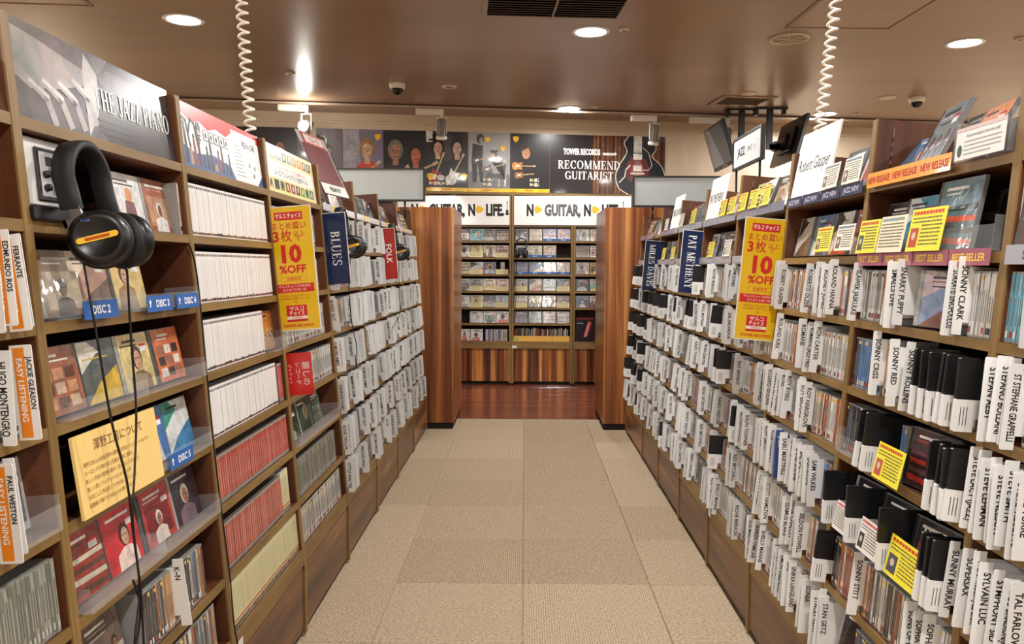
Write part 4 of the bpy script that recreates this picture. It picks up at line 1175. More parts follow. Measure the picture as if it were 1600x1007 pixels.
# red booklet standing out from the rack
o = empty('red_booklet', FRAME['L'] @ T3(LB[3] + .035, -.075, shelf_top('L', 4) + .006)); tag(o, 'bright red booklet with white script standing out beside green-disc bay', 'booklet')
part('cover', MB().box(0, .004, 0, .13, 0, .142, (212, 42, 40)), M_GLOSS, o)
m = MB()
for k, (ln, sz) in enumerate((('麗しの', .02), ('レコード', .014), ('ジャケット', .010))):
    m.text(ln, 0, 0, sz, 0, (246, 240, 232), 'c', fn=lambda u, v, k=k, sz=sz: (-.0006, .030 + k * .024 - v, .072 - u))
part('lettering', m, M_PRINT, o)
part('photo_strip', MB().add([(-.0006, .086, 0.002), (-.0006, .128, .002), (-.0006, .128, .14), (-.0006, .086, .14)], [(0, 1, 2, 3)], (50, 34, 30)).add([(-.0008, .095, .02), (-.0008, .12, .02), (-.0008, .12, .05), (-.0008, .095, .05)], [(0, 1, 2, 3)], (190, 150, 110)).add([(-.0008, .092, .09), (-.0008, .122, .09), (-.0008, .122, .125), (-.0008, .092, .125)], [(0, 1, 2, 3)], (150, 60, 50)), M_GLOSS, o)

# bays beyond: dividers
for b in range(4, 8):
    for r in range(1, 8):
        fill('L', b, r, NAMESL, 0.0, .4 if r < 6 else .6)
# top shelf displays there
for b in range(4, 8):
    a, c = span('L', b)
    for k in range(4):
        put_face(on_rack('L', 0, a + .02 + k * .15, .03, 14, 0, R.uniform(-4, 4)), f'face-out CD leaning atop the {BAYNAME["L"][b]}, {nth(k + 1)} from the near side')
        strip(FRAME['L'] @ T3(a + .02 + k * .15, -.004, shelf_top('L', 0) - .018), f'pale shelf strip under the {nth(k + 1)} top CD of the {BAYNAME["L"][b]}', .145, .03, (206, 204, 212) if k != 1 else (226, 196, 120), '', (60, 60, 90), 'shelf strips atop the racks', (120, 116, 150))
# maroon board and leaflet board on the BLUES bay
o = empty('maroon_board', FRAME['L'] @ T3(3.27, -.005, shelf_top('L', 0) + .055) @ RZ(-6) @ RX(-20)); tag(o, 'tall maroon panel leaning back above the BLUES bay with a red plaque', 'sign')
part('panel', MB().box(0, .30, 0, .004, 0, .235, (112, 44, 52)), M_GLOSS, o)
part('back_panel', MB().box(.03, .36, .012, .016, .02, .305, (176, 172, 166)), M_GLOSS, o)
part('red_plaque', MB().box(.07, .31, .008, .0115, .245, .298, (190, 70, 66)).rect(.08, .252, .30, .291, .0076, (226, 206, 196)).text('ブルース', .19, .259, .022, .0072, (190, 50, 50), 'c', bold=.02, maxw=.2), M_GLOSS, o)
part('white_strip', MB().box(.0, .30, -.003, -.001, 0, .05, (232, 230, 224)).text('PIEDMONT', .15, .016, .02, -.0035, (50, 50, 54), 'c', bold=.03), M_GLOSS, o)
o = empty('leaflet_board', FRAME['L'] @ T3(3.95, .06, shelf_top('L', 0) + .10) @ RX(-24)); tag(o, 'black and white leaflets leaning atop the bay beyond BLUES', 'leaflet')
part('sheet', MB().box(0, .2, 0, .003, 0, .2, (60, 62, 70)), M_GLOSS, o); part('print', MB().rect(.02, .02, .09, .18, -.0006, (190, 194, 200)).rect(.11, .05, .18, .12, -.0006, (150, 156, 166)), M_GLOSS, o)

# big signs that stand out from the racks
def sale_sign(side, s, z0, words):
    W, H = .235, .40
    M = FRAME[side] @ T3(s if side == 'L' else -s, 0, lz(z0))
    # local plane: x = depth into rack (world +-X), facing the camera
    o = empty('sale_sign', M); tag(o, words, 'sign', 'yellow sale signs')
    sg = -1 if side == 'L' else 1
    xf = -.0016 if side == 'L' else .0016
    out = .128
    part('board', MB().box(-.0015, .0015, -out, W - out, 0, H, (240, 196, 20)), M_POSTER, o)
    part('white_edge', MB().box(-.0017, .0017, -out - .003, -out, -.002, H + .002, (240, 238, 230)).box(-.0017, .0017, -out, W - out, H, H + .003, (240, 238, 230)).box(-.0017, .0017, -out, W - out, -.003, 0, (240, 238, 230)), M_PRINT, o)
    # u runs to the viewer's right, v up
    if side == 'L': f0 = lambda u, v, e=0.0: (xf - e, -u, v)          # viewer's right = towards the aisle = -y
    else: f0 = lambda u, v, e=0.0: (xf + e, u, v)
    c = (out - .072) if side == 'L' else (-out + .068)
    m = MB()
    def T(s_, z, h, col, bold=.0, mw=.12, dx=0.0): m.text(s_, 0, 0, h, 0, col, 'c', bold=bold, maxw=mw, fn=lambda u, v: f0(c + dx + u, z + v, .0006))
    def Rr(u0, v0, u1, v1, col, e=.0003): m.add([f0(c + u0, v0, e), f0(c + u1, v0, e), f0(c + u1, v1, e), f0(c + u0, v1, e)], [(0, 1, 2, 3)], col)
    red = (214, 34, 30)
    Rr(-.046, .358, .046, .384, red); T('ザルコ チョイス', .365, .013, (250, 240, 230), .02, .084)
    T('まとめ買い', .330, .019, red, .006, .11)
    T('3', .290, .034, red, .03, .03, -.046); T('枚', .292, .030, red, .008, .036, -.012); T('以上', .306, .014, red, .004, .04, .030); T('で', .290, .014, red, .004, .03, .026)
    T('10', .222, .056, red, .045, .11); T('%OFF', .186, .026, red, .03, .11)
    Rr(-.042, .158, .042, .174, (226, 150, 30)); Rr(-.04, .160, .04, .172, (240, 200, 30), .0005); T('店舗限定', .162, .009, red, .01)
    Rr(-.064, .122, .064, .150, red); T('ザルコチョイス対象商品', .139, .007, (250, 230, 210), 0, .11); T('まとめてお買い得', .127, .007, (250, 230, 210), 0, .11)
    T('対象商品を三枚以上お買い上げで', .109, .006, (200, 90, 20), 0, .1); T('合計金額から割引いたします', .099, .006, (200, 90, 20), 0, .1); T('▼', .087, .006, red)
    Rr(-.034, .026, .034, .080, red); T('ザルコ', .063, .012, (250, 236, 226), .02, .05); T('チョイス', .048, .012, (250, 236, 226), .02, .05); Rr(-.034, .034, .034, .044, (250, 240, 225), .0005); T('対象商品', .036, .006, red)
    T('TOWER RECORDS', .009, .009, red, .03, .1)
    part('lettering', m, M_PRINT, o)
sale_sign('L', 2.545, 1.035, 'yellow sale sign reading 10 %OFF beside the white-spined CDs')
sale_sign('R', 2.605, 1.005, 'yellow sale sign reading 10 %OFF before the tall white-board bay')

def blade(side, s, z0, H, out, col, text, words, rim=(226, 224, 218), serif=True):
    o = empty('blade_sign', FRAME[side] @ T3(s if side == 'L' else -s, 0, lz(z0))); tag(o, words, 'sign', 'upright genre signs')
    part('board', MB().box(-.0015, .0015, -out, .03, 0, H, col), M_GLOSS, o)
    part('white_edge', MB().box(-.0017, .0017, -out - .003, -out, -.002, H + .003, rim).box(-.0017, .0017, -out, .03, H, H + .003, rim), M_PRINT, o)
    m = MB(); xf = .0022 if side == 'R' else -.0022
    cap = out * .42
    if side == 'R': fn = lambda u, v: (xf, -out / 2 - cap / 2 + v, H / 2 - u)
    else: fn = lambda u, v: (xf, -out / 2 + cap / 2 - v, H / 2 - u)
    m.text(text, 0, 0, cap, 0, (240, 240, 238), 'c', serif=serif, maxw=H * .86, fn=fn, bold=.02)
    part('lettering', m, M_PRINT, o)
blade('L', 3.205, 1.17, .29, .092, (26, 42, 84), 'BLUES', 'navy upright sign reading BLUES standing out from the rack')
blade('L', 4.505, 1.17, .29, .078, (176, 44, 34), 'FOLK', 'red upright sign reading FOLK standing out from the rack', serif=False)
blade('R', 3.795, 1.12, .30, .095, (24, 40, 78), 'PAT METHENY', 'wide navy upright artist sign with white serif letters')
blade('R', 4.98, 1.10, .31, .090, (24, 40, 78), 'MILES DAVIS', 'narrow navy upright artist sign, farther along the rack')
headphones(FRAME['L'] @ T3(3.34, -.045, lz(1.425)), 'black headphones hanging beside the navy BLUES sign', .95)
headphones(FRAME['L'] @ T3(4.63, -.045, lz(1.425)), 'black headphones hanging beside the red FOLK sign', .95)
cable('black cable trailing below the headphones by the BLUES sign', [LP(3.34, .07, 1.28), LP(3.33, .055, 1.15), LP(3.345, .05, 1.0), LP(3.37, .055, .9), LP(3.36, .05, .8), LP(3.35, .05, .86)])
cable('black cable trailing below the headphones by the FOLK sign', [LP(4.63, .07, 1.28), LP(4.64, .055, 1.1), LP(4.66, .05, .98), LP(4.5, .05, .93), LP(4.35, .045, .9)])

# ------------------------------------------------------------------ contents of the rack with the NEW RELEASE cards
RA = lambda b: span('R', b)[0]
# bay before NEW RELEASE (only its far end shows)
run('R', 0, 1, [('c', 14, 'warm')])
put_face(on_rack('R', 1, RA(0) + .02, .0, 6), 'orange-brown CD cut by the frame edge past NEW RELEASE bay', [(190, 110, 60), (230, 200, 160), (90, 50, 40)], 81)
put_face(on_rack('R', 0, RA(0) + .02, .0, 12), 'dark CD on the top shelf cut by the frame edge', [(50, 50, 70), (150, 60, 50), (220, 220, 220)], 82)
strip(FRAME['R'] @ T3(RA(0) + .015, -.008, shelf_top('R', 1) - .024), 'grey shelf strip at the frame edge past BEST SELLER', .15, .034, (170, 172, 180), 'SOUL', (50, 50, 60), 'shelf strips')
run('R', 0, 2, [('c', 5, 'cyan'), ('c', 4, 'mix'), ('d', 'STEFAN'), ('c', 10, 'mix')])
run('R', 0, 3, [('at', .030), ('d', 'STEFAN AEBY', 0), ('at', .048), ('d', 'STEFAN HARRIS', 0), ('at', .062), ('d', 'STEFANO BOLLANI', 0), ('at', .080), ('d', 'STEPHAN MICUS', 0), ('at', .094), ('d', 'ST STEPHANE GRAPPELLI', 2), ('to', .25, 'mix'), ('d', 'STEVE COLEMAN'), ('to', .5, 'pale')])
run('R', 0, 4, [('at', .008), ('d', 'STEVE LACY (JAZZ)', 0), ('at', .035), ('d', 'STEVE KUHN', 0), ('at', .052), ('d', 'STEVE LEHMAN', 0), ('at', .08), ('d', 'STEVE REID', 0), ('at', .096), ('d', 'STEVE NELSON', 0), ('at', .115), ('d', 'STEVE SMITH', 0), ('at', .142), ('d', 'STEVE TIBBETTS', 0), ('at', .163), ('d', 'STEVE TURRE', 0), ('to', .5, 'pale')])
run('R', 0, 5, [('at', .027), ('d', 'SUPERSAX', 0), ('at', .06), ('d', 'SWEDISH MODERN JAZZ GROUP', 0), ('at', .085), ('d', 'SYLVAIN LUC', 0), ('at', .114), ('d', 'SYMPHONY SID', 0), ('at', .148), ('d', 'TADD DAMERON/JOHN', 0), ('at', .175), ('d', 'TAL FARLOW', 0), ('to', .5, 'mix')])
run('R', 0, 6, [('to', .1, 'mix'), ('d', 'SPYRO GYRA'), ('to', .4, 'mix')])
run('R', 0, 7, [('to', .1, 'dark'), ('d', 'STAN KENTON'), ('to', .4, 'mix')])
# NEW RELEASE bay
a1 = RA(1)
NR = 'behind the NEW RELEASE cards'
for k, (off, lean, yaw, pal, wd, ly) in enumerate(((.03, 34, 3, [(86, 120, 160), (60, 84, 120), (220, 130, 90)], 'blue cityscape CD lying well back', .01), (.165, 22, -8, [(120, 132, 138), (190, 196, 200), (60, 70, 76)], 'silver grey scripted CD in shiny wrap', 0.0),
                                          (.255, 24, -6, [(96, 100, 104), (170, 176, 180), (50, 56, 60)], 'second wrapped grey CD just behind the scripted one', .02), (.33, 24, -8, [(226, 150, 106), (190, 96, 66), (236, 200, 160)], 'peach and orange wrapped CD', .01), (.46, 18, -6, [(34, 34, 60), (150, 40, 60), (60, 60, 90)], 'dark navy wrapped CD', .03))):
    put_face(on_rack('R', 0, a1 + off, ly + .022, lean, 0.003, yaw), f'{wd} {NR}', pal, 90 + k, 'new release CDs', w=.142 if k != 1 else .15, h=.125 if k not in (1, 4) else (.16 if k == 1 else .15))
for k in range(3):
    strip(FRAME['R'] @ T3(a1 + .022 + k * .128, -.012, shelf_top('R', 0) - .012) @ RZ(0), f'orange card reading NEW RELEASE, {nth(k + 1)} in its row', .126, .036, (246, 168, 62), 'NEW RELEASE', (190, 20, 22), 'NEW RELEASE cards', bold=.022)
o = board('info_card', FRAME['R'] @ T3(a1 + .42, -.014, shelf_top('R', 0) + .002), .16, .062, 'white information card with tiny text beside the NEW RELEASE cards', 'note card', (238, 236, 232), .001)
m = MB(); m.rect(.0, .055, .16, .062, -.0005, (220, 196, 190)); m.text('Recommendation from the staff', .09, .042, .006, -.0006, (40, 40, 44), 'c')
for k in range(4): m.rect(.03, .033 - k * .008, .15 - .03 * (k == 3), .0345 - k * .008, -.0006, (150, 150, 152))
m.ell(.016, .018, .008, .012, -.0006, (50, 80, 60), 10); part('lettering', m, M_PRINT, o)
BS = 'on the BEST SELLER shelf'
for k, (off, ly, pal, wd, lean) in enumerate(((.03, .03, [(40, 40, 46), (190, 130, 60), (90, 70, 60)], 'dark CD with amber lights', 8), (.17, .012, [(70, 150, 180), (40, 84, 120), (220, 228, 230)], 'bright teal CD in wrap', 7),
                                         (.33, .0, [(90, 120, 130), (214, 90, 66), (40, 56, 66)], 'large teal CD with coral square', 6), (.435, .06, [(26, 26, 28), (60, 60, 62), (120, 120, 120)], 'black CD at the near end', 8))):
    put_face(on_rack('R', 1, a1 + off, ly, lean, 0.002), f'{wd} {BS}', pal, 100 + k, 'best seller CDs', w=.142 if k != 2 else .155, h=.125 if k != 2 else .145)
for k, (off, col, hd, pic) in enumerate(((.012, (240, 226, 70), (206, 60, 40), (70, 80, 80)), (.125, (236, 226, 196), (120, 150, 160), None), (.27, (242, 228, 60), (206, 50, 36), (190, 70, 50)))):
    note(FRAME['R'] @ T3(a1 + off, -.018, shelf_top('R', 1) + .004) @ RX(-6), ('yellow handwritten note at the far end of the BEST SELLER shelf', 'cream handwritten note between two yellow ones', 'largest yellow handwritten note, before the teal CD')[k], (.108, .125, .14)[k], (.082, .085, .092)[k], col, hd, pic=pic, seed=k + 3)
for k in range(4):
    strip(FRAME['R'] @ T3(a1 + .010 + k * .142, -.010, shelf_top('R', 1) - .026), f'pink BEST SELLER strip, {nth(k + 1)} along the shelf edge', .138, .032, (168, 98, 116), 'BEST SELLER', (250, 206, 80), 'BEST SELLER strips', bold=.02)
tray('R', 1, a1 + .02, a1 + .29, 'clear tray behind the first two BEST SELLER strips', -.008, .05); tray('R', 1, a1 + .30, a1 + .57, 'clear tray behind the last two BEST SELLER strips', -.008, .05)
tray('R', 0, a1 + .40, a1 + .58, 'clear tray behind the white information card', -.008, .06)
run('R', 1, 2, [('at', .02), ('d', 'SLAWEK JASKULKE', 0), ('c', 2, 'pale'), ('to', .205, 'mix'), ('d', 'SLIDE HAMPTON', 0), ('to', .232, 'pale'), ('d', 'SMALLS LIVE', 0), ('at', .262), ('d', 'SNARKY PUPPY', 0), ('at', .40), ('to', .468, 'mix'), ('d', 'SOKRATIS SINOPOULOS', 0), ('at', .496), ('d', 'SONNY CLARK', 3), ('to', .59, 'pale')])
put_face(FRAME['R'] @ T3(a1 + .275, .016, shelf_top('R', 2) + .0045) @ RZ(26) @ RX(-3), 'pale blue CD with brown shoe turned outward on the shelf below BEST SELLER', [(150, 170, 206), (150, 96, 66), (220, 200, 206)], 110)
run('R', 1, 3, [('c', 3, 'dark'), ('c', 5, 'blue'), ('to', .18, 'blue'), ('d', 'SONNY CRISS', 0), ('to', .275, 'mix'), ('d', 'SONNY RED', 0), ('to', .328, 'pale'), ('d', 'SONNY ROLLINS', 0), ('at', .41), ('b',), ('at', .447), ('b',), ('to', .478, 'pale'), ('b',), ('at', .505), ('b',), ('at', .530), ('b',), ('to', .568, 'pale'), ('b',)])
run('R', 1, 4, [('to', .185, 'dark'), ('b',), ('at', .225), ('b',), ('at', .30), ('c', 2, 'blue'), ('at', .43), ('c', 4, 'blue'), ('to', .507, 'mix'), ('b',), ('at', .54), ('b',), ('at', .566), ('b',), ('at', .578), ('b',)])
put_face(FRAME['R'] @ T3(a1 + .322, .01, shelf_top('R', 4) + .0045) @ RZ(12) @ RX(-5), 'dark CD with red lights behind the slanting yellow note', [(70, 40, 50), (200, 60, 60), (120, 80, 90)], 111)
note(FRAME['R'] @ T3(a1 + .265, -.03, shelf_top('R', 4) + .0) @ RX(-8), 'yellow handwritten note standing between black-topped dividers', .12, .08, (242, 228, 60), pic=(190, 90, 80), seed=21)
tray('R', 4, a1 + .012, a1 + .15, 'small clear tray at the far end of the black-topped divider shelf', -.012, .045)
run('R', 1, 5, [('at', .045), ('b',), ('at', .19), ('b',), ('at', .355), ('b',), ('at', .517), ('b',), ('at', .54), ('b',), ('at', .56), ('b',), ('at', .574), ('d', 'SUNNY MURRAY', 0), ('at', .588), ('d', 'SUPER JAZZ TRIO', 0)])
put_face(FRAME['R'] @ T3(a1 + .055, .02, shelf_top('R', 5) + .0045) @ RZ(8) @ RX(-8), 'dark purple CD behind a white note with red heading', [(40, 34, 50), (96, 80, 120), (150, 150, 150)], 112)
put_face(FRAME['R'] @ T3(a1 + .205, .02, shelf_top('R', 5) + .0045) @ RZ(8) @ RX(-8), 'black and green CD between black-topped dividers', [(30, 34, 34), (60, 110, 96), (170, 170, 170)], 113)
def _tenor(m):
    m.text('TENOR', .08, .085, .026, -.0014, (226, 220, 206), 'c', bold=.04, maxw=.11); m.text('MADNESS', .08, .05, .024, -.0014, (206, 60, 50), 'c', bold=.04, maxw=.11)
put_face(FRAME['R'] @ T3(a1 + .37, .012, shelf_top('R', 5) + .0045) @ RZ(10) @ RX(-8), 'dark CD with bold cream and red capitals', [(50, 44, 42), (90, 80, 76), (120, 110, 104)], 114, extra=_tenor)
note(FRAME['R'] @ T3(a1 + .085, -.028, shelf_top('R', 5)) @ RX(-8), 'white note with red and blue heading at the far end of the black-topped shelf', .085, .07, (234, 230, 222), (206, 60, 50), seed=31)
note(FRAME['R'] @ T3(a1 + .228, -.03, shelf_top('R', 5)) @ RX(-8), 'white note with red heading and dark picture, second along', .10, .075, (234, 230, 222), (206, 60, 50), pic=(60, 60, 66), seed=32)
note(FRAME['R'] @ T3(a1 + .372, -.032, shelf_top('R', 5)) @ RX(-8), 'large yellow handwritten note on the lower black-topped divider shelf', .15, .085, (242, 226, 60), pic=(80, 80, 90), seed=33)
run('R', 1, 6, [('at', .02), ('b',), ('c', 4, 'dark'), ('to', .15, 'warm'), ('c', 2, 'dark'), ('to', .212, 'grey'), ('d', 'SONNY STITT', 0), ('to', .47, 'warm'), ('d', 'SONS OF KEMET', 0), ('at', .50), ('d', 'SOPHIA TOMELLERI', 0), ('at', .53), ('d', 'SOPHIE ALOUR', 0), ('to', .59, 'pale')])
run('R', 1, 7, [('at', .016), ('d', 'STACEY KENT', 0), ('at', .035), ('d', 'STAN LEVEY', 0), ('at', .052), ('d', 'STAN TRACEY', 0), ('at', .068), ('d', 'STAN GETZ', 0), ('at', .2), ('to', .58, 'dark')])
put_face(FRAME['R'] @ T3(a1 + .08, .015, shelf_top('R', 7) + .0045) @ RZ(14) @ RX(-8), 'dark CD with ornate picture beside the lowest divider', [(60, 46, 44), (130, 110, 96), (40, 36, 36)], 115)

# tall white-board bay
run('R', 2, 2, [('at', .016), ('d', 'ROB VAN BAVEL', 0), ('at', .03), ('d', 'ROBBEN FORD', 0), ('at', .045), ('d', 'ROBERT GLASPER', 0), ('at', .062), ('d', 'ROBERT GLASPER', 0), ('to', .285, 'mix'), ('d', 'ROBERTO OLZER', 0), ('to', .37, 'pale'), ('d', 'ROBERT RITCHIE', 0), ('at', .39), ('d', 'ROGER KELLAWAY', 0), ('at', .425), ('d', 'RODNEY JONES', 0), ('at', .455), ('d', 'ROY CHICAGO', 0), ('at', .477), ('d', 'ROLAND HANNA', 0), ('to', .59, 'warm')])
run('R', 2, 3, [('to', .072, 'pale'), ('d', 'ROLAND KIRK', 0), ('c', 8, 'pale'), ('to', .30, 'warm'), ('d', 'ROMANE', 0), ('at', .345), ('d', 'ROMANTIC JAZZ TRIO', 0), ('at', .405), ('d', 'RON CARTER', 0), ('to', .585, 'pale')])
run('R', 2, 4, [('at', .016), ('d', 'RONNIE SCOTT', 0), ('at', .045), ('d', 'ROSARIO GIULIANI', 0), ('at', .095), ('d', 'ROSCOE MITCHELL', 0), ('at', .13), ('d', 'ROSEMARY SQUIRES', 0), ('at', .17), ('d', 'ROSS', 0), ('at', .205), ('d', 'ROY AYERS', 0), ('to', .335, 'mix'), ('d', 'ROY ELDRIDGE', 0), ('at', .36), ('d', 'ROY BROOKS', 0), ('at', .382), ('d', 'ROY HARGROVE', 0), ('to', .585, 'warm')])
run('R', 2, 5, [('at', .016), ('d', 'ROY HAYNES', 0), ('at', .045), ('d', 'RUFUS REID', 0), ('at', .075), ('d', 'RUFF SMITH', 0), ('at', .105), ('d', 'RUSSELL MALONE', 0), ('at', .145), ('d', 'RUSS FREEMAN', 0), ('at', .18), ('d', 'RYAN KISOR', 0), ('at', .216), ('u', 'JAZZ', 0), ('at', .26), ('d', 'SABU MARTINEZ', 0), ('at', .30), ('d', 'SADAO', 0), ('at', .335), ('d', 'SADIK HAKIM', 0), ('at', .365), ('d', 'SAHIB SHIHAB', 0), ('at', .40), ('d', 'SAL SALVADOR', 0), ('at', .435), ('d', 'SAM JONES', 0), ('at', .465), ('d', 'SAM RIVERS', 0), ('at', .50), ('d', 'SAM WILKES', 0), ('c', 5, 'blue')])
run('R', 2, 6, [('to', .04, 'mix'), ('at', .05), ('d', 'SCOTT COLLEY', 0), ('at', .08), ('d', 'SCOTT LAFARO', 0), ('at', .11), ('d', 'SCOTT ROBINSON', 0), ('at', .144), ('d', 'SCOTT HAMILTON', 0), ('to', .33, 'pale'), ('d', 'SEAMUS BLAKE', 0), ('at', .36), ('d', 'SERGE CHALOFF', 0), ('at', .40), ('d', 'SERGIO SALVATORE', 0), ('at', .45), ('d', 'SELDON POWELL', 0), ('c', 6, 'warm')])
run('R', 2, 7, [('at', .016), ('d', 'SHAI MAESTRO TRIO', 0), ('at', .065), ('d', 'SHAKEN FAMILIAR', 0), ('at', .13), ('d', 'SHELLY MANNE', 0), ('to', .27, 'pale'), ('d', 'SIDNEY BECHET', 0), ('at', .30), ('d', 'SILJE NERGAARD', 0), ('at', .332), ('d', 'SIMON OSLENDER', 0), ('at', .37), ('d', 'SIMONE KOPMAJER', 0), ('at', .405), ('d', 'SIMS', 0), ('at', .436), ('d', 'SINIKKA LANGELAND', 0), ('c', 4, 'warm'), ('at', .52), ('d', 'SOLOMON', 0), ('at', .55), ('d', 'SONIA', 0)])
for b in range(3, 8):
    for r in range(2, 8):
        blk = .75 if (b == 7 and r < 7) or (b == 6 and r == 3) or (b == 4 and r in (3, 4) and False) else (.35 if (b, r) in ((5, 3), (4, 3), (3, 4)) else .03)
        fill('R', b, r, NAMES, blk, .85)

# upper display shelves of the farther bays
for b in range(2, 8):
    a, c = span('R', b)
    n = 4
    for r in (0, 1):
        for k in range(n):
            x = a + .018 + k * .143
            if r == 0 and b in (2, 4) and k < 2: continue
            put_face(on_rack('R', r, x, .03, 16 if r == 0 else 8, .002, R.uniform(-4, 4)), f'face-out CD on {"top" if r == 0 else "second"} shelf of {BAYNAME["R"][b]}, {nth(n - k)} from the near side')
        for k in range(n):
            x = a + .012 + k * .145
            yel = (b + k + r) % 2 == 0
            yel = (b, r, k) in {(2, 1, 2), (3, 0, 0), (3, 0, 1), (3, 0, 2), (4, 0, 2), (4, 0, 3), (4, 1, 1), (6, 1, 1), (6, 1, 3), (5, 0, 2)}
            if yel or (b, r, k) in {(2, 0, 2), (2, 0, 3), (2, 1, 3), (3, 1, 3), (4, 1, 3), (5, 0, 0), (6, 0, 1), (5, 1, 2)}:
                note(FRAME['R'] @ T3(x + .01, -.012, shelf_top('R', r) + .014) @ RX(-6), f'{"yellow" if yel else "cream"} note on {"top" if r == 0 else "second"} shelf of {BAYNAME["R"][b]}, {nth(n - k)} from the near side', .11, .07, (242, 228, 80) if yel else (234, 228, 212), (206, 60, 50) if yel else (90, 110, 140), pic=(120, 100, 90), seed=b * 10 + k + r)
            if (r, b) == (1, 2): continue
            strip(FRAME['R'] @ T3(x, -.008, shelf_top('R', r) - .018), f'blue-grey strip under {"top" if r == 0 else "second"} shelf of {BAYNAME["R"][b]}, {nth(n - k)} from near side', .14, .032, ((62, 66, 92) if b == 2 else (122, 124, 142)) if r == 0 else (176, 168, 170), 'JAZZ NEW' if r == 0 and b == 2 else '', (190, 190, 210), 'blue-grey shelf strips', None if r == 0 else (120, 110, 130))

def name_board(b, off, w, h, text, words, lean=6):
    o = board('name_board', FRAME['R'] @ T3(RA(b) + off, -.004, shelf_top('R', 0) + .004) @ RX(-lean), w, h, words, 'sign', (246, 246, 244), .006, group='white artist name boards')
    m = MB().text(text, w / 2, h * .42, .042, -.0006, (34, 34, 36), 'c', maxw=w * .84, sx=.8)
    part('lettering', m, M_PRINT, o)
name_board(2, .03, .30, .215, 'Robert Glasper', 'tall white name board on the top shelf below the coiled cord')
name_board(4, .03, .29, .205, 'PAT METHENY', 'white name board on the top shelf above the wide navy sign')
name_board(6, .32, .26, .20, 'MILES DAVIS', 'small distant white name board above the narrow navy sign')

# ------------------------------------------------------------------ signs and screens over the racks
def pole_sign(M, w, h, words, texts, poles, zdown, framed=True, face=(228, 230, 230)):
    o = empty('pole_sign', M); tag(o, words, 'sign', 'signs on thin black poles')
    part('panel', MB().box(-w / 2, w / 2, -.006, .006, 0, h, face), M_PRINT, o)
    f = MB()
    for (p, q, u, v) in ((-w / 2 - .012, w / 2 + .012, -.014, 0), (-w / 2 - .012, w / 2 + .012, h, h + .012), (-w / 2 - .012, -w / 2, 0, h), (w / 2, w / 2 + .012, 0, h)):
        f.box(p, q, -.012, .012, u, v, (24, 24, 25))
    part('frame', f, M_PLASTIC, o)
    for x in poles:
        part('pole', MB().lathe([(.008, -zdown), (.008, -.012)], T3(x, 0, 0), 10, (22, 22, 23)), M_PLASTIC, o, None, True)
    if texts:
        m = MB()
        for (s_, x, z, hh) in texts: m.text(s_, x, z, hh, -.0068, (50, 50, 52), 'c', bold=.03)
        part('lettering', m, M_PRINT, o)
pole_sign(T3(1.30, 4.64, 1.855) @ RZ(-90), .56, .165, 'framed white sign reading JAZZ on thin poles between the screens', [('JAZZ', -.12, .06, .05), ('ジャズ', .06, .07, .024), ('♪', .16, .07, .024)], (-.24, .24), 1.855)
pole_sign(T3(-1.01, 5.5, 1.712), .60, .205, 'blank grey back of a framed pole sign before the posters', None, (.17, -.26), .13, face=(176, 180, 178))
pole_sign(T3(1.06, 5.5, 1.677), .60, .19, 'blank grey back of a framed pole sign before the guitar banner', None, (.17, -.17), .10, face=(164, 170, 170))

def screen(M, words, pole_top, bars=True, text=True):
    o = empty('hanging_screen', M); tag(o, words, 'screen', 'black ceiling-hung screens')
    w, h = .74, .43
    part('bezel', MB().cbox(-w / 2, w / 2, 0, .035, -h / 2, h / 2, .004, (16, 16, 17)), M_PLASTIC, o)
    part('display', MB().rect(-w / 2 + .015, -h / 2 + .035, w / 2 - .015, h / 2 - .015, -.0008, (40, 52, 62)), M_SCREEN, o)
    m = MB().poly([(-w / 2 + .015, -h / 2 + .035), (w * .1, -h / 2 + .035), (-w * .2, h / 2 - .015), (-w / 2 + .015, h / 2 - .015)], -.0014, (128, 140, 150))  # pale reflection on the glass, painted as a slanted patch
    if text: m.text('NOW PLAYING', w * .1, -h / 2 + .008, .018, -.0014, (210, 205, 196), 'c', bold=.03)
    part('picture', m, M_GLOSS, o)  # holds the painted reflection and the lettering
    part('rear_housing', MB().cbox(-.2, .2, .035, .06, -.12, .12, .01, (20, 20, 21)), M_PLASTIC, o)
    vm = part('wall_plate', MB().cbox(-.06, .06, .06, .085, -.06, .06, .004, (24, 24, 25)), M_PLASTIC, o)
    return o
def hang(x, y, zlow, words, arm):
    o = empty('screen_pole', T3(x, y, CEIL)); tag(o, words, 'ceiling mount', 'black ceiling mounts')
    part('pole', MB().box(-.028, .028, -.02, .02, zlow - CEIL, -.02, (18, 18, 19)), M_PLASTIC, o)
    part('ceiling_plate', MB().box(-.16, .16, -.05, .05, -.02, 0, (18, 18, 19)).box(-.15, -.12, -.03, .03, -.07, -.02, (18, 18, 19)).box(.12, .15, -.03, .03, -.06, -.02, (18, 18, 19)), M_PLASTIC, o)
    part('arm', MB().box(min(0, arm), max(0, arm), -.02, .02, zlow - CEIL, zlow - CEIL + .05, (18, 18, 19)).lathe([(.05, -.02), (.05, .02)], T3(arm * .5, 0, zlow - CEIL + .03) @ RX(90), 14, (22, 22, 23)), M_PLASTIC, o)
# the pair of screens hangs beyond the JAZZ sign
screen(T3(1.89, 7.8, 2.425) @ RZ(-90) @ RX(17), 'ceiling-hung screen facing the aisle with painted pale reflection', CEIL)
hang(2.13, 7.85, 2.38, 'black ceiling pole carrying the screen that faces the aisle', -.16)
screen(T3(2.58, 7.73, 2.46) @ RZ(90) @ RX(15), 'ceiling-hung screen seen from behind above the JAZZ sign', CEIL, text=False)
hang(2.39, 7.8, 2.40, 'black ceiling pole carrying the screen seen from behind', .12)

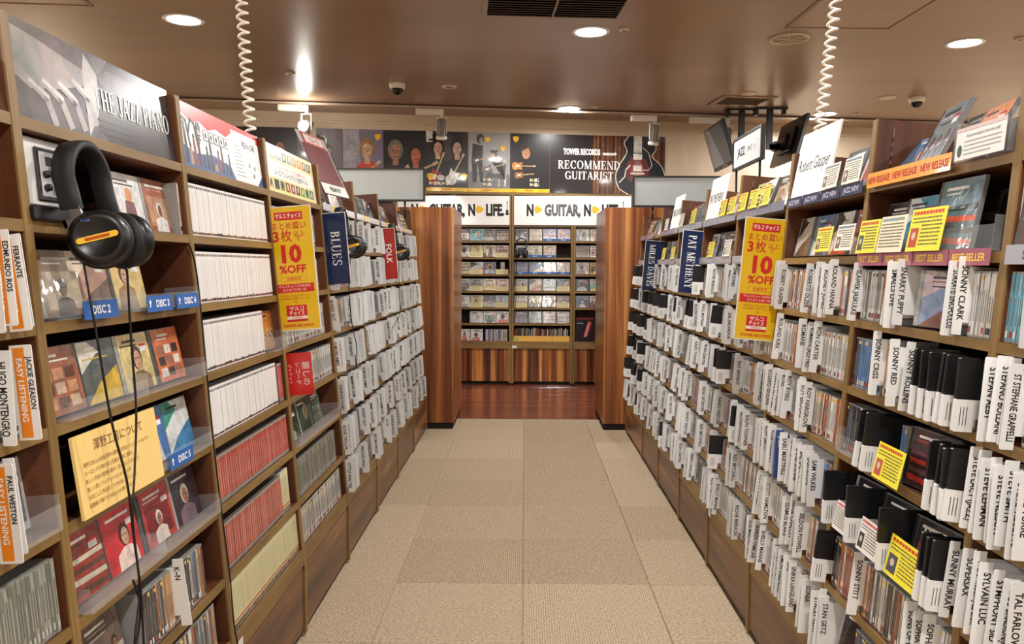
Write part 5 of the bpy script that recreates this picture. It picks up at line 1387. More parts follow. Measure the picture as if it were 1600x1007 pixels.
# ------------------------------------------------------------------ far shelves
FS = T3(0, 8.15, 0)
BROWS = [1.51, 1.34, 1.165, .99, .817, .65, .46]
FB = [-1.95, -1.345, -.74, -.135, .505, 1.12, 1.73]
FN = ['outer far bay beside the posters', 'far bay behind the end cabinet', 'far shelf bay beside the narrow upright', 'central far shelf bay', 'far shelf bay with the black box', 'outermost far bay']
for b in range(6):
    a, c = FB[b], FB[b + 1]
    w = (c - a) / 2 - .002
    t = empty('far_shelf', FS @ T3((a + c) / 2, 0, 0)); tag(t, f'brown wooden wall shelf unit across the passage, the {FN[b]}', 'shelf', 'far wall shelves')
    for s in (-1, 1):
        p0, p1 = (-w, -w + .022) if s < 0 else (w - .022, w)
        sp = part('side_panel', MB().box(p0, p1, .005, .28, .02, 1.985), M_SIDE, t); part('edge_band', MB().box(p0, p1, 0, .005, .02, 1.985), M_EDGE_V, sp)
    part('back_panel', MB().box(-w + .022, w - .022, .24, .25, .02, 1.98), M_RACKBACK, t)
    for r, z in enumerate(BROWS):
        if b == 4 and r == 5: continue
        lo = -.075 if r == 6 else -.02
        sh = part('shelf_board', MB().box(-w + .022, w - .022, .006, .24, z + lo, z), M_SIDE, t); part('edge_band', MB().box(-w + .022, w - .022, .0, .006, z + lo, z), M_EDGE, sh)
    part('base_panel', MB().cbox(-w + .001, w - .001, .03, .05, .035, .385, .0015), M_BACKBASE, t)
    part('kick_board', MB().box(-w, w, .07, .1, 0, .035), M_DARK, t)
    part('top_lintel', MB().box(-w + .022, w - .022, .006, .02, 1.655, 1.672), M_EDGE, t)
for (x, s) in ((-.70, 1), (.90, -1)):
    pass
# white lintel signs
def pick(m, x, z, r, y, col=(240, 186, 30), rot=0.0):
    pts = [(-.95, .55), (-.5, .85), (0, .95), (.5, .85), (.95, .55), (.85, .0), (.45, -.65), (.0, -1.0), (-.45, -.65), (-.85, .0)]
    ca, sa = math.cos(rot), math.sin(rot)
    m.poly([(x + r * (p * ca - q * sa), z + r * (p * sa + q * ca)) for p, q in reversed(pts)], y, col)
def small_guitar(m, x, z, h, y, col):
    m.ell(x, z + h * .12, h * .13, h * .12, y, col, 12); m.ell(x, z + h * .3, h * .095, h * .09, y, col, 12); m.rect(x - h * .018, z + h * .3, x + h * .018, z + h, y, col); m.rect(x - h * .035, z + h * .9, x + h * .035, z + h, y, col)
    m.poly([(x - h * .12, z + h * .34), (x - h * .05, z + h * .28), (x - h * .06, z + h * .42)], y, col)
def motto(m, x, z, h, y, col, pickcol=(240, 186, 30), full=True, k=.62, grey=None):
    """NO GUITAR, NO LIFE. with guitar picks as the letter O; x is the left edge"""
    def word(s_, x):
        m.text(s_, x, z, h, y, col if grey is None or s_ != 'GUITAR,' else grey, 'l', bold=.05, sx=k)
        vs, fs, x0, x1 = tmesh(s_, .05)
        return x + (x1 - x0) * h / CAP * k
    if full:
        x = word('N', x); pick(m, x + h * .42, z + h * .52, h * .36, y, pickcol, math.radians(90)); x += h * .98
        x = word('GUITAR,', x) + h * .3
    x = word('N', x); pick(m, x + h * .42, z + h * .52, h * .36, y, pickcol, math.radians(90)); x += h * .98
    x = word('LIFE.', x) + h * .12
    small_guitar(m, x + h * .16, z, h * 1.25, y, col)
    return x
for b, txt in ((1, None), (2, 'LIFE'), (3, 'FULL'), (4, None)):
    a, c = FB[b], FB[b + 1]
    if b == 3: c = FB[5]
    if b == 2: a = FB[1]
    if b in (1, 4): continue
    o = board('lintel_sign', FS @ T3(a + .024, -.004, 1.675), c - a - .048, .30, 'white lintel sign ending NO LIFE over the far shelves' if b == 2 else 'white lintel sign reading NO GUITAR NO LIFE over the central far shelf', 'sign', (240, 240, 238), .008, group='white lintel signs')
    m = MB()
    L = c - a - .048
    if b == 2:
        motto(m, L - 1.02, .10, .115, -.0012, (24, 24, 26))
    else:
        motto(m, .13, .10, .115, -.0012, (24, 24, 26), grey=(90, 90, 92))
    part('lettering', m, M_PRINT, o)
o = part('price_tag', MB().box(0, .05, 0, .001, 0, .025, (232, 232, 228)).rect(.005, .010, .045, .013, -.0004, (90, 90, 90)), M_PRINT, None, FS @ T3(FB[3] + .008, -.002, .392)); tag(o, 'tiny white price tag on the central far shelf edge', 'tag')
# CDs on the far shelves
CUST = {(2, 0): [[(50, 56, 58), (200, 200, 196), (90, 90, 90)], [(90, 150, 160), (60, 110, 120), (200, 210, 206)], [(90, 92, 90), (150, 150, 146), (50, 50, 50)], [(70, 56, 54), (200, 150, 130), (220, 200, 190)]],
        (2, 1): [[(232, 232, 228), (150, 150, 150), (60, 60, 60)], [(230, 214, 140), (220, 180, 90), (150, 120, 80)], [(226, 214, 180), (90, 60, 40), (40, 30, 26)], [(206, 170, 150), (120, 60, 50), (60, 40, 36)]],
        (2, 3): [[(214, 214, 214), (90, 90, 94), (50, 50, 54)], [(170, 170, 166), (110, 110, 112), (220, 216, 210)], [(234, 226, 190), (226, 200, 90), (200, 190, 150)], [(206, 180, 160), (80, 50, 46), (230, 206, 180)]],
        (2, 5): [[(232, 230, 226), (206, 70, 60), (60, 50, 60)], [(240, 240, 238), (220, 220, 218), (190, 190, 190)], [(226, 228, 224), (90, 140, 130), (50, 60, 60)]],
        (3, 0): [[(60, 62, 64), (190, 190, 186), (120, 120, 120)], [(232, 216, 180), (196, 170, 130), (120, 90, 60)], [(120, 120, 190), (240, 170, 60), (226, 226, 232)], [(206, 160, 190), (240, 170, 60), (80, 80, 150)]],
        (3, 2): [[(50, 70, 110), (30, 40, 70), (150, 170, 200)], [(70, 100, 150), (230, 220, 170), (40, 60, 90)], [(200, 150, 130), (230, 200, 190), (80, 96, 150)], [(210, 180, 140), (120, 90, 70), (70, 80, 120)]],
        (3, 3): [[(120, 120, 122), (50, 50, 52), (210, 206, 200)], [(200, 180, 160), (180, 90, 60), (60, 50, 50)], [(206, 220, 234), (230, 236, 240), (150, 170, 190)], [(70, 90, 96), (206, 200, 180), (40, 50, 56)]],
        (3, 5): [[(40, 40, 50), (120, 110, 160), (80, 80, 90)], [(110, 130, 130), (70, 90, 92), (190, 200, 196)], [(206, 190, 176), (150, 130, 120), (90, 80, 76)], [(226, 224, 220), (60, 56, 54), (120, 110, 104)]],
        (4, 0): [[(206, 206, 200), (120, 130, 110), (60, 60, 60)], [(234, 220, 180), (200, 180, 140), (120, 90, 60)], [(232, 228, 222), (200, 70, 60), (60, 60, 60)]],
        (4, 2): [[(200, 190, 176), (110, 90, 80), (60, 50, 50)], [(230, 150, 40), (40, 34, 30), (240, 190, 90)], [(190, 200, 220), (90, 110, 150), (60, 60, 80)]],
        (4, 3): [[(50, 50, 52), (190, 190, 190), (90, 90, 90)], [(120, 196, 180), (240, 200, 70), (230, 220, 170)], [(170, 180, 190), (110, 120, 130), (60, 60, 60)]]}
WD = ['top', 'second', 'third', 'fourth', 'fifth', 'sixth', 'bottom']
BN = {1: 'the half-hidden far bay', 2: 'the far bay by the narrow upright', 3: 'the central far bay', 4: 'the far bay with the black box'}
for b in (2, 3, 4):
    a, c = FB[b], FB[b + 1]
    for r in range(7):
        if (b, r) in ((3, 6), (4, 5), (4, 6)): continue
        n = 4 if b != 2 else 4
        x = a + .028
        gap = ((c - a) - .056 - n * .142) / (n - 1) if n > 1 else 0
        for k in range(n):
            if (b, r, k) in ((3, 1, 0), (3, 1, 3), (2, 2, 3), (2, 6, 3), (2, 6, 2), (2, 5, 0)): continue
            if b == 4 and k == 3: continue
            pal = CUST.get((b, r))
            pl_ = [tuple(int(q * .62 + 250 * .38) for q in c_) for c_ in (pal[k % len(pal)] if pal else R.choice(COVERS))]  # covers mixed towards white, painting in the glare on the far shelves
            big = (b, r, k) in ((2, 4, 0),)
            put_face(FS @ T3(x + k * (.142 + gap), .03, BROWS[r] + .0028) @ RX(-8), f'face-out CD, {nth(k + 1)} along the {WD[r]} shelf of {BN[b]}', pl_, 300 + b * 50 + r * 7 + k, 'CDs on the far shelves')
        for k in range(n):
            if b == 3 and r in (2,) or (b, r, k) in ((3, 1, 1), (3, 1, 2), (3, 0, 2), (3, 0, 3)):
                strip(FS @ T3(x + k * (.142 + gap), .012, BROWS[r] + .001), f'blue DISC strip, {nth(k + 1)} along the {WD[r]} shelf of the central far bay', .138, .024, (40, 96, 170), 'DISC %d' % (k + 1), (240, 240, 244), 'blue DISC strips on the far shelf')
            if b in (2,) and r in (1, 2, 3, 4) and k in (1, 3) or (b == 3 and r in (3, 4) and k in (0, 3)):
                note(FS @ T3(x + k * (.142 + gap) + .004, .014, BROWS[r] + .001) @ RX(-4), f'cream note, {nth(k + 1)} along the {WD[r]} shelf of {BN[b]}', .13, .05, (234, 222, 170), (120, 110, 80), group='notes on the far shelves', seed=r * 9 + k + b)
# spine-out discs at the ends of two far shelves, and a row of slim booklets
far_sp = []
def far_cd(x, z, kind, words, ly=.03):
    var = R.randrange(12); m, th, h = spine_mesh(kind, var)
    o = ob('shelf_end_cd', m.mesh('shelf_end_cd', M_GLOSS), None, FS @ T3(x, ly, z + .001)); tag(o, words, 'CD', 'spine-out CDs on the far shelves')
    return th
x = FB[2] + .49
for k in range(4): x += far_cd(x, BROWS[2], 'pale', f'white-spined CD, {nth(k + 1)} of four on the third far shelf')
x = FB[2] + .33
for k in range(22): x += far_cd(x, BROWS[6], ('blue', 'pale', 'mix', 'dark', 'warm')[k % 5], f'slim CD, {nth(k + 1)} along the bottom shelf by the narrow upright')
x = FB[3] + .03
for k in range(52):
    col = R.choice([(200, 190, 170), (60, 56, 56), (150, 60, 56), (220, 216, 206), (120, 140, 110), (90, 90, 96)])
    hgt = R.uniform(.118, .145)
    o = part('slim_booklet', MB().box(0, .0075, 0, .14, 0, hgt, col), M_GLOSS, None, FS @ T3(x, .03 + R.uniform(0, .01), BROWS[6] + .002) @ RY(3 + R.uniform(-1, 1))); tag(o, f'thin upright booklet, {nth(k + 1)} along the bottom shelf of the central far bay', 'booklet', 'booklets on the bottom far shelf')
    x += .0108
o = empty('yellow_bin_front', FS @ T3(FB[3] + .026, .008, BROWS[6] + .001)); tag(o, 'yellow card front holding the thin booklets on the bottom far shelf', 'display bin')
part('front_panel', MB().box(0, .585, 0, .003, 0, .058, (226, 176, 84)), M_PRINT, o)
part('green_tab', MB().box(.01, .05, -.001, 0, .004, .05, (150, 180, 90)), M_PRINT, o); part('divider_line', MB().box(.4, .403, -.001, 0, 0, .058, (160, 120, 50)), M_PRINT, o)
# black boxed set and red box
o = empty('black_box_set', FS @ T3(FB[4] + .035, .03, BROWS[6] + .001)); tag(o, 'tall black boxed set with red stripe on the far shelf', 'box set')
part('box', MB().cbox(0, .20, 0, .06, 0, .255, .001, (34, 36, 40)), M_GLOSS, o)
part('print', MB().poly([(.08, .05), (.12, .05), (.17, .20), (.13, .22)], -.0006, (190, 70, 66)).poly([(.095, .05), (.105, .05), (.145, .2), (.135, .2)], -.0008, (220, 200, 196)).rect(.01, .235, .19, .25, -.0006, (150, 40, 40)).rect(.012, .19, .08, .197, -.0006, (190, 190, 190)), M_GLOSS, o)
o = empty('red_box', FS @ T3(FB[4] + .245, .03, BROWS[6] + .001)); tag(o, 'black item with orange-red box beside the tall boxed set', 'box')
part('box', MB().cbox(0, .15, 0, .06, 0, .19, .001, (28, 28, 30)), M_GLOSS, o); part('red_band', MB().rect(0, .05, .15, .105, -.0006, (226, 70, 50)), M_GLOSS, o); part('round_badge', MB().ell(.10, .15, .022, .026, -.0006, (190, 190, 188)), M_GLOSS, o); part('green_tab', MB().rect(.09, .182, .13, .19, -.0006, (110, 140, 70)), M_GLOSS, o)
headphones(FS @ T3(FB[3] + .10, -.07, 1.475) @ RZ(0), 'small distant black headphones hanging at the central far shelf', .9, False)
o = empty('far_player', FS @ T3(FB[3] + .035, .02, BROWS[1] + .001)); tag(o, 'pale CD player behind the distant headphones', 'CD player')
part('body', MB().cbox(0, .15, 0, .10, 0, .125, .004, (210, 210, 206)), M_PLASTIC, o); part('face_plate', MB().cbox(.03, .12, -.004, 0, .02, .1, .001, (60, 60, 62)), M_PLASTIC, o)
cable('black cable of the distant headphones running down the far shelf', [Vector((FB[3] + .06, 8.06, 1.33)), Vector((FB[3] + .045, 8.10, 1.1)), Vector((FB[3] + .05, 8.11, .95)), Vector((FB[3] + .04, 8.1465, .82)), Vector((FB[3] + .04, 8.147, .80))], .003)
# leaning corner posts seen past the end cabinets
for (x, s, words) in ((-.665, -1, 'tan leaning corner post past the BLUES side cabinet'), (.87, 1, 'tan leaning corner post past the navy-sign side cabinet')):
    o = empty('corner_post', T3(x, 7.75, 0)); tag(o, words, 'post', 'corner posts of the far passage')
    sk = .05 * s
    vs = lambda x0, x1, y0, y1: [(x0, y0, 0), (x1, y0, 0), (x1, y1, 0), (x0, y1, 0), (x0 + sk, y0, 1.66), (x1 + sk, y0, 1.66), (x1 + sk, y1, 1.66), (x0 + sk, y1, 1.66)]
    fs = [(0, 3, 2, 1), (4, 5, 6, 7), (0, 1, 5, 4), (1, 2, 6, 5), (2, 3, 7, 6), (3, 0, 4, 7)]
    part('edge_band', MB().add(vs(-.011, .011, 0, .004), fs), M_EDGE_V, o)
    part('post_board', MB().add(vs(-.011, .011, .004, .35), fs), M_SIDE, o)

# ------------------------------------------------------------------ posters on the upper wall
def poster(px0, px1, words, cat='poster', top=211, bot=304, base=(40, 38, 42), group='guitar posters on the upper wall'):
    x0, x1 = wx(px0), wx(px1)
    z1, z0 = 2.645, 2.028
    o = part('poster', MB().box(0, x1 - x0 - .003, 0, .006, 0, z1 - z0, base), M_POSTER, None, FW @ T3(x0, -.008, z0)); tag(o, words, cat, group)
    return o, x1 - x0 - .003, z1 - z0
def person(m, x, z, h, y, cloth, skin=(196, 150, 122), hair=(40, 30, 26), hat=None, arms=True):
    m.poly([(x - h * .2, z), (x + h * .2, z), (x + h * .19, z + h * .45), (x + h * .08, z + h * .55), (x - h * .08, z + h * .55), (x - h * .19, z + h * .45)], y, cloth)
    m.rect(x - h * .05, z + h * .5, x + h * .05, z + h * .62, y - .0002, skin)
    m.ell(x, z + h * .77, h * .135, h * .185, y - .0002, hair, 14); m.ell(x, z + h * .72, h * .088, h * .14, y - .0004, skin, 14)
    dk = tuple(int(q * .6) for q in skin)
    m.rect(x - h * .065, z + h * .745, x - h * .018, z + h * .765, y - .0005, dk); m.rect(x + h * .018, z + h * .745, x + h * .065, z + h * .765, y - .0005, dk)
    m.poly([(x - h * .012, z + h * .70), (x + h * .02, z + h * .70), (x + h * .006, z + h * .75)], y - .0005, dk); m.rect(x - h * .035, z + h * .648, x + h * .035, z + h * .662, y - .0005, dk)
    m.poly([(x + h * .1, z + h * .73), (x + h * .06, z + h * .61), (x, z + h * .585), (x + h * .05, z + h * .66)], y - .0005, tuple(int(q * .75) for q in skin))
    m.poly([(x - h * .2, z), (x - h * .09, z), (x - h * .13, z + h * .44), (x - h * .19, z + h * .44)], y - .0003, tuple(int(q * .7) for q in cloth))
    if hat: m.rect(x - h * .19, z + h * .88, x + h * .19, z + h * .92, y - .0006, hat); m.rect(x - h * .11, z + h * .9, x + h * .11, z + h * 1.02, y - .0006, hat)
def guitar(m, x, z, s, rot, y, body, neck=(200, 170, 130)):
    ca, sa = math.cos(rot), math.sin(rot)
    T = lambda p, q: (x + s * (p * ca - q * sa), z + s * (p * sa + q * ca))
    out = [(-.5, .0), (-.46, -.16), (-.32, -.22), (-.16, -.15), (-.05, -.18), (.06, -.2), (.02, -.08), (.0, .04), (.08, .2), (-.04, .18), (-.16, .14), (-.32, .21), (-.46, .15)]
    m.poly([T(*p) for p in out], y, body); m.poly([T(*p) for p in ((-.02, -.028), (.62, -.022), (.62, .022), (-.02, .028))], y - .0002, neck); m.poly([T(*p) for p in ((.62, -.04), (.78, -.03), (.76, .045), (.62, .035))], y - .0002, neck)
    m.poly([T(*p) for p in ((-.3, -.05), (-.1, -.05), (-.1, .05), (-.3, .05))], y - .0003, (230, 226, 216))
def poster_foot(m, w, h, big=True):
    m.rect(0, 0, w, h * .062, -.003, (238, 190, 40)); m.rect(w * .35, h * .024, w * .6, h * .038, -.0033, (200, 60, 40))
def short_motto(m, x, z, h, y, col=(244, 242, 238)):
    motto(m, x, z, h, y, col, k=.55)
E1 = -.0006
# leftmost dark poster
o, w, h = poster(372, 466, 'dark poster with dim figures behind the cream header board'); m = MB(); person(m, w * .3, .06, .46, E1, (30, 24, 24), (150, 100, 76)); person(m, w * .72, .04, .5, E1, (44, 36, 36), (160, 112, 88)); part('print', m, M_PHOTO, o)
o, w, h = poster(466, 537, 'brown grey poster with two small figures beside the maroon board', base=(92, 84, 88)); m = MB(); m.rect(w * .3, h * .3, w * .42, h, E1, (190, 176, 150)); person(m, w * .35, h * .3, .26, E1 - .0004, (26, 24, 26)); person(m, w * .7, h * .3, .28, E1 - .0004, (30, 28, 30)); m.rect(0, 0, w, h * .25, E1 - .001, (190, 186, 130)); m.rect(0, h * .24, w, h * .32, E1 - .0012, (230, 140, 60)); part('print', m, M_PHOTO, o)
o, w, h = poster(537, 600, 'purple grey poster of a long-haired guitarist in red', base=(112, 104, 124)); m = MB()
m.poly([(0, 0), (w * .45, 0), (w * .4, h), (0, h)], E1, (150, 146, 156)); person(m, w * .6, -.02, .58, E1 - .0004, (206, 70, 54), (206, 168, 140), (150, 110, 70)); m.poly([(w * .55, .05), (w * .75, .02), (w * .72, .2), (w * .6, .22)], E1 - .0012, (150, 170, 196)); guitar(m, w * .35, .1, .4, .7, E1 - .0016, (120, 110, 100)); pick(m, w * .87, h * .88, .035, E1 - .002)
part('print', m, M_PHOTO, o)
o, w, h = poster(600, 666, 'black poster of two men in dark shirts with guitars', base=(30, 28, 32)); m = MB()
person(m, w * .28, -.03, .58, E1, (46, 42, 44), (170, 116, 92), (120, 110, 104)); person(m, w * .76, -.06, .58, E1 - .0008, (38, 34, 36), (190, 104, 80), (30, 24, 22)); guitar(m, w * .22, .1, .3, .8, E1 - .0016, (220, 150, 40)); guitar(m, w * .62, .16, .42, .45, E1 - .0018, (226, 224, 216)); m.rect(w * .3, .02, w * .55, .045, E1 - .002, (220, 60, 40)); m.rect(w * .6, .02, w * .85, .045, E1 - .002, (220, 60, 40))
part('print', m, M_PHOTO, o)
o, w, h = poster(666, 731, 'poster of two long-haired guitarists, one in a black hat', base=(38, 32, 32)); m = MB()
m.rect(0, h * .82, w * .16, h, E1, (214, 210, 204)); m.rect(w * .35, h * .5, w * .6, h * .95, E1, (70, 60, 60)); person(m, w * .28, .08, .5, E1 - .0004, (30, 30, 34), (206, 160, 136), (26, 22, 22), hat=(16, 16, 18)); person(m, w * .74, .08, .5, E1 - .0008, (26, 26, 30), (206, 164, 140), (20, 18, 18)); guitar(m, w * .25, .2, .28, 1.2, E1 - .0016, (150, 54, 40)); guitar(m, w * .68, .2, .28, 1.1, E1 - .0018, (232, 232, 228)); poster_foot(m, w, h)
pick(m, w * .1, .15, .04, E1 - .002); pick(m, w * .9, .15, .04, E1 - .002)
m.ell(w * .35, .14, .04, .03, E1 - .002, (206, 200, 196)); m.ell(w * .62, .14, .05, .03, E1 - .002, (206, 200, 196)); motto(m, w * .07, .068, .03, E1 - .0024, (244, 242, 238), k=.5)
part('print', m, M_PHOTO, o)
o, w, h = poster(731, 796, 'grey poster of a standing guitarist facing a seated one', base=(150, 148, 146)); m = MB()
m.poly([(0, 0), (w, 0), (w, h * .3), (0, h * .35)], E1, (120, 118, 116))
for (x, z, s_, c) in ((w * .22, .10, .44, (24, 22, 24)),):
    m.poly([(x - .05, z), (x - .01, z), (x + .0, z + .22), (x + .03, z), (x + .07, z), (x + .05, z + .24), (x + .06, z + .38), (x - .05, z + .4), (x - .06, z + .24)], E1 - .0006, c); m.ell(x + .03, z + .45, .04, .05, E1 - .001, (40, 34, 32)); m.ell(x + .04, z + .435, .022, .034, E1 - .0012, (150, 140, 132))
x = w * .68
m.poly([(x - .06, .32), (x + .05, .34), (x + .07, .2), (x - .02, .19), (x - .11, .24), (x - .13, .08), (x - .07, .08), (x - .04, .15), (x + .09, .13), (x + .1, .3)], E1 - .0006, (70, 68, 68)); m.ell(x - .03, .39, .036, .045, E1 - .001, (60, 52, 50)); m.ell(x - .045, .38, .02, .03, E1 - .0012, (170, 160, 150)); m.rect(x - .07, .42, x + .015, .435, E1 - .0014, (30, 28, 28)); m.rect(x + .08, .06, x + .1, .34, E1 - .0004, (200, 198, 194)); m.rect(x + .02, .06, x + .03, .2, E1 - .0004, (200, 198, 194))
guitar(m, w * .3, .34, .2, .3, E1 - .0016, (60, 56, 54)); guitar(m, x - .06, .25, .2, .3, E1 - .0016, (110, 100, 92)); poster_foot(m, w, h); pick(m, w * .46, h * .88, .03, E1 - .002); pick(m, w * .83, h * .74, .03, E1 - .002)
motto(m, w * .36, .115, .03, E1 - .0024, (244, 242, 238), full=False, k=.5); motto(m, w * .36, .068, .03, E1 - .0024, (244, 242, 238), full=False, k=.5)
part('print', m, M_PHOTO, o)
o, w, h = poster(796, 857, 'black poster with a lit face and small guitars', base=(34, 32, 34)); m = MB()
m.ell(w * .4, h * .68, .045, .07, E1, (176, 128, 100)); m.poly([(w * .28, h * .7), (w * .32, h * .8), (w * .48, h * .8), (w * .52, h * .66), (w * .46, h * .76)], E1 - .0004, (60, 46, 40)); guitar(m, w * .28, h * .45, .2, .0, E1 - .0006, (206, 130, 50)); guitar(m, w * .3, h * .3, .16, .1, E1 - .0006, (170, 110, 60)); poster_foot(m, w, h); pick(m, w * .14, h * .9, .035, E1 - .002)
motto(m, w * .5, .115, .032, E1 - .0024, (244, 242, 238), full=False, k=.45); motto(m, w * .5, .068, .032, E1 - .0024, (244, 242, 238), full=False, k=.45)
part('print', m, M_PHOTO, o)
# wide banner
o, w, h = poster(857, 1034, 'wide dark banner reading RECOMMEND GUITARIST with large guitar', 'banner', base=(34, 30, 30)); m = MB()
rng = random.Random(12)
x = w * .36
while x < w:
    d = rng.uniform(.008, .03)
    c = rng.choice([(96, 58, 38), (120, 74, 48), (74, 44, 30), (140, 92, 60), (60, 36, 26)])
    m.rect(x, 0, min(x + d, w), h, E1 - .0002, c); x += d
gx = w * .76
body = [(gx - .10, h), (gx - .15, h * .88), (gx - .12, h * .72), (gx - .2, h * .5), (gx - .24, h * .3), (gx - .2, h * .1), (gx - .1, 0), (gx + .28, 0), (gx + .31, h * .12), (gx + .31, h * .3), (gx + .26, h * .5), (gx + .16, h * .66), (gx + .2, h * .78), (gx + .19, h)]
def smooth(P, n=6):
    P = [P[0]] + P + [P[-1]]; out = []
    for i in range(1, len(P) - 2):
        for q in range(n):
            u = q / n
            out.append(tuple(.5 * (2 * P[i][c] + (-P[i - 1][c] + P[i + 1][c]) * u + (2 * P[i - 1][c] - 5 * P[i][c] + 4 * P[i + 1][c] - P[i + 2][c]) * u * u + (-P[i - 1][c] + 3 * P[i][c] - 3 * P[i + 1][c] + P[i + 2][c]) * u ** 3) for c in (0, 1)))
    return out + [P[-2]]
lo_, hi_ = smooth(body[:7]), smooth(body[7:])
cl = lambda p: (p[0], min(max(p[1], 0), h))
lo_, hi_ = [cl(p) for p in lo_], [cl(p) for p in hi_]
m.poly(lo_ + hi_, E1 - .0006, (30, 34, 42)); m.ell(gx, h * .42, .13, .15, E1 - .0008, (110, 44, 40), 20); m.ell(gx, h * .42, .07, .09, E1 - .001, (150, 66, 56), 20)
m.stroke(lo_, .010, E1 - .0012, (240, 234, 216)); m.stroke(hi_, .008, E1 - .0012, (226, 220, 200))
m.rect(gx - .045, h * .72, gx + .045, h, E1 - .0014, (232, 226, 216))
for q in range(7): m.rect(gx - .045, h * (.74 + q * .038), gx + .045, h * (.745 + q * .038), E1 - .0016, (120, 110, 100))
m.rect(gx - .048, h * .60, gx + .048, h * .70, E1 - .0014, (236, 232, 226)); m.rect(gx - .048, h * .40, gx + .048, h * .50, E1 - .0014, (236, 232, 226)); m.rect(gx - .075, h * .345, gx + .075, h * .375, E1 - .0016, (226, 222, 214))
for q in range(6): m.rect(gx - .03 + q * .012, h * .1, gx - .0285 + q * .012, h * .74, E1 - .0018, (210, 206, 196))
m.stroke([(gx + .06, h * .8), (gx + .12, h * .72), (gx + .16, h * .5), (gx + .12, h * .42), (gx + .04, h * .42)], .006, E1 - .0016, (236, 230, 216)); m.stroke([(gx - .08, h * .5), (gx - .13, h * .42), (gx - .14, h * .3), (gx - .2, h * .2)], .012, E1 - .0016, (236, 230, 216))
for (p, q) in ((.1, .3), (.2, .28), (.1, .2), (.2, .16)): m.ell(gx + p, h * q, .016, .016, E1 - .0016, (210, 190, 140), 10)
m.rect(w * .30, h * .63, w * .68, h * .72, E1 - .002, (34, 30, 30)) if False else None
m.text('TOWER RECORDS', w * .115, h * .665, .062, E1 - .003, (244, 242, 238), 'l', bold=.05, sx=.62, maxw=.40); m.text('recommends', w * .455, h * .665, .036, E1 - .003, (244, 242, 238), 'l', bold=.06, maxw=.15)
m.text('RECOMMEND', w * .34, h * .42, .088, E1 - .003, (244, 242, 238), 'c', serif=True, maxw=.70); m.text('GUITARIST', w * .34, h * .24, .085, E1 - .003, (244, 242, 238), 'c', serif=True, maxw=.58)
part('print', m, M_PHOTO, o)

# ------------------------------------------------------------------ turn the collected discs and dividers into objects
def visible(M, h):
    p = ppx(M @ Vector((0, 0, h / 2)))
    return p if p and -30 < p[0] < 1630 and -30 < p[1] < 1040 else None
KINDNAME = {'white': 'white_spine_cd', 'red': 'red_spine_cd', 'yellow': 'yellow_spine_cd'}
SPWORD = {'white': 'white-spined CD', 'red': 'red-spined CD', 'yellow': 'pale yellow-spined CD', 'grey': 'grey-spined CD', 'blue': 'blue-spined CD', 'cyan': 'sky-blue-spined CD', 'dark': 'dark-spined CD', 'pale': 'pale-spined CD', 'mix': 'CD', 'warm': 'CD'}
def rank(lst):
    out = []
    for d in lst:
        p = visible(d['M'], d['h'])
        if p: d['px'] = p; out.append(d)
    return sorted(out, key=lambda d: d['px'][2])
rest_cd, rest_div = MB(), MB()
shared = {}
def bake(target, mb, M):
    o = len(target.v)
    target.v.extend(tuple(M @ Vector(p)) for p in mb.v)
    for f, c in zip(mb.f, mb.c):
        target.f.append(tuple(i + o for i in f)); target.c.append(c); target.mi.append(0)
order = {}
def ordinal(d, word):
    key = (d['side'], d['b'], d['r'], word)
    order.setdefault(key, []).append(d)
vis = rank(CDS)
special = [d for d in vis if d['kind'] in KINDNAME]
plain_cd = [d for d in vis if d['kind'] not in KINDNAME]
one = special + plain_cd[:290]
ids = {id(d) for d in one}
for d in one: ordinal(d, SPWORD[d['kind']])
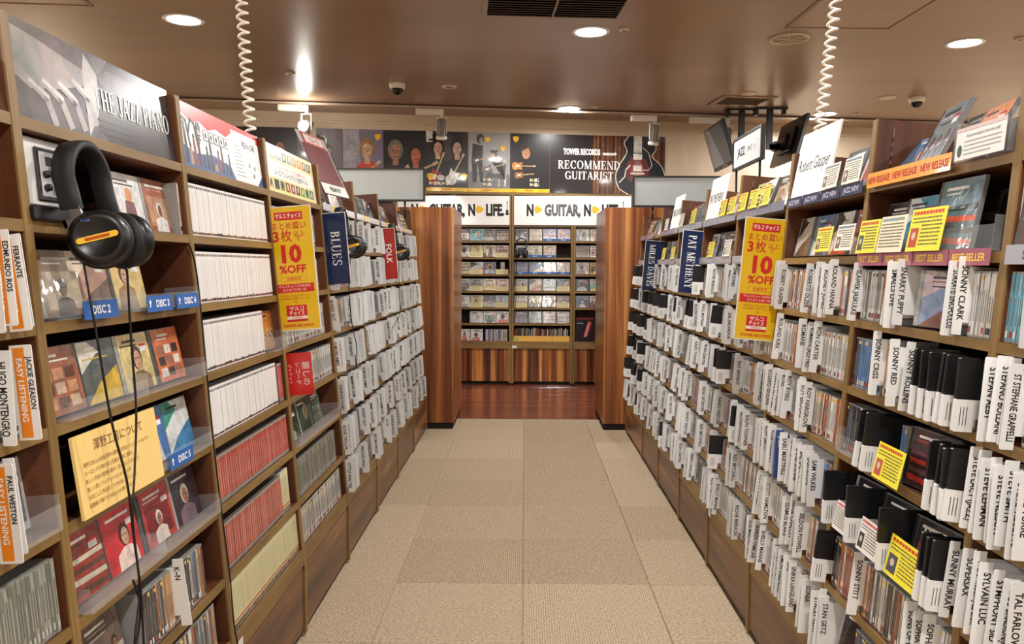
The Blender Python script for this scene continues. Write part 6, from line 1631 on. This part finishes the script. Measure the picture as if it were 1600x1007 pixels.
for key, ds in order.items():
    ds.sort(key=lambda d: d['x'] if d['side'] == 'L' else -d['x'])      # from the near end
    side, b, r, word = key
    for k, d in enumerate(ds):
        mk = (d['kind'], d['var'])
        if mk not in shared: shared[mk] = spine_mesh(*mk)[0].mesh('cd_case', M_GLOSS)
        o = ob(KINDNAME.get(d['kind'], 'cd_case'), shared[mk], None, d['M'])
        tag(o, f'{word}, {nth(k + 1)} from near end, {nth(r + 1)} shelf, {BAYNAME[side][b]}', 'CD', f'{word}s on the racks')
for d in CDS:
    if id(d) not in ids: bake(rest_cd, spine_mesh(d['kind'], d['var'])[0], d['M'])
o = part('packed_cds', rest_cd, M_GLOSS); o['kind'] = 'stuff'; tag(o, 'densely packed slim CDs filling the farther rack shelves', 'CDs')
order = {}
DW = {'white': 'white divider card', 'two': 'black-topped white divider', 'orange': 'orange-striped divider card', 'blue': 'blue divider card'}
dv = rank(DIVS)[:300]
ids = {id(d) for d in dv}
for d in dv: ordinal(d, DW[d['style']])
smesh = {}
for key, ds in order.items():
    ds.sort(key=lambda d: d['x'] if d['side'] == 'L' else -d['x'])
    side, b, r, word = key
    for k, d in enumerate(ds):
        mk = (d['style'], d['p'], d['h'])
        if mk not in smesh: smesh[mk] = div_mesh(*mk).mesh('divider_card', M_PLASTIC)
        o = ob('divider_card', smesh[mk], None, d['M'])
        tag(o, f'{word}, {nth(k + 1)} from near end, {nth(r + 1)} shelf, {BAYNAME[side][b]}', 'divider card', 'divider cards on the racks')
        if d['text']:
            nk = (d['side'], d['text'], d['p'], d['h'], d['style'])
            if nk not in smesh: smesh[nk] = name_mesh(*nk).mesh('name_print', M_PRINT)
            ob('name_print', smesh[nk], o)
for d in DIVS:
    if id(d) in ids: continue
    bake(rest_div, div_mesh(d['style'], d['p'], d['h']), d['M'])
    if d['text']: bake(rest_div, name_mesh(d['side'], d['text'], d['p'], d['h'], d['style']), d['M'])
o = part('packed_divider_cards', rest_div, M_PLASTIC); o['kind'] = 'stuff'; tag(o, 'white divider cards crowding the farthest rack shelves', 'divider cards')
print('CDS', len(CDS), 'visible', len(vis), 'special', len(special), 'DIVS', len(DIVS), 'disp', NDISP[0], 'objs', len(bpy.data.objects))
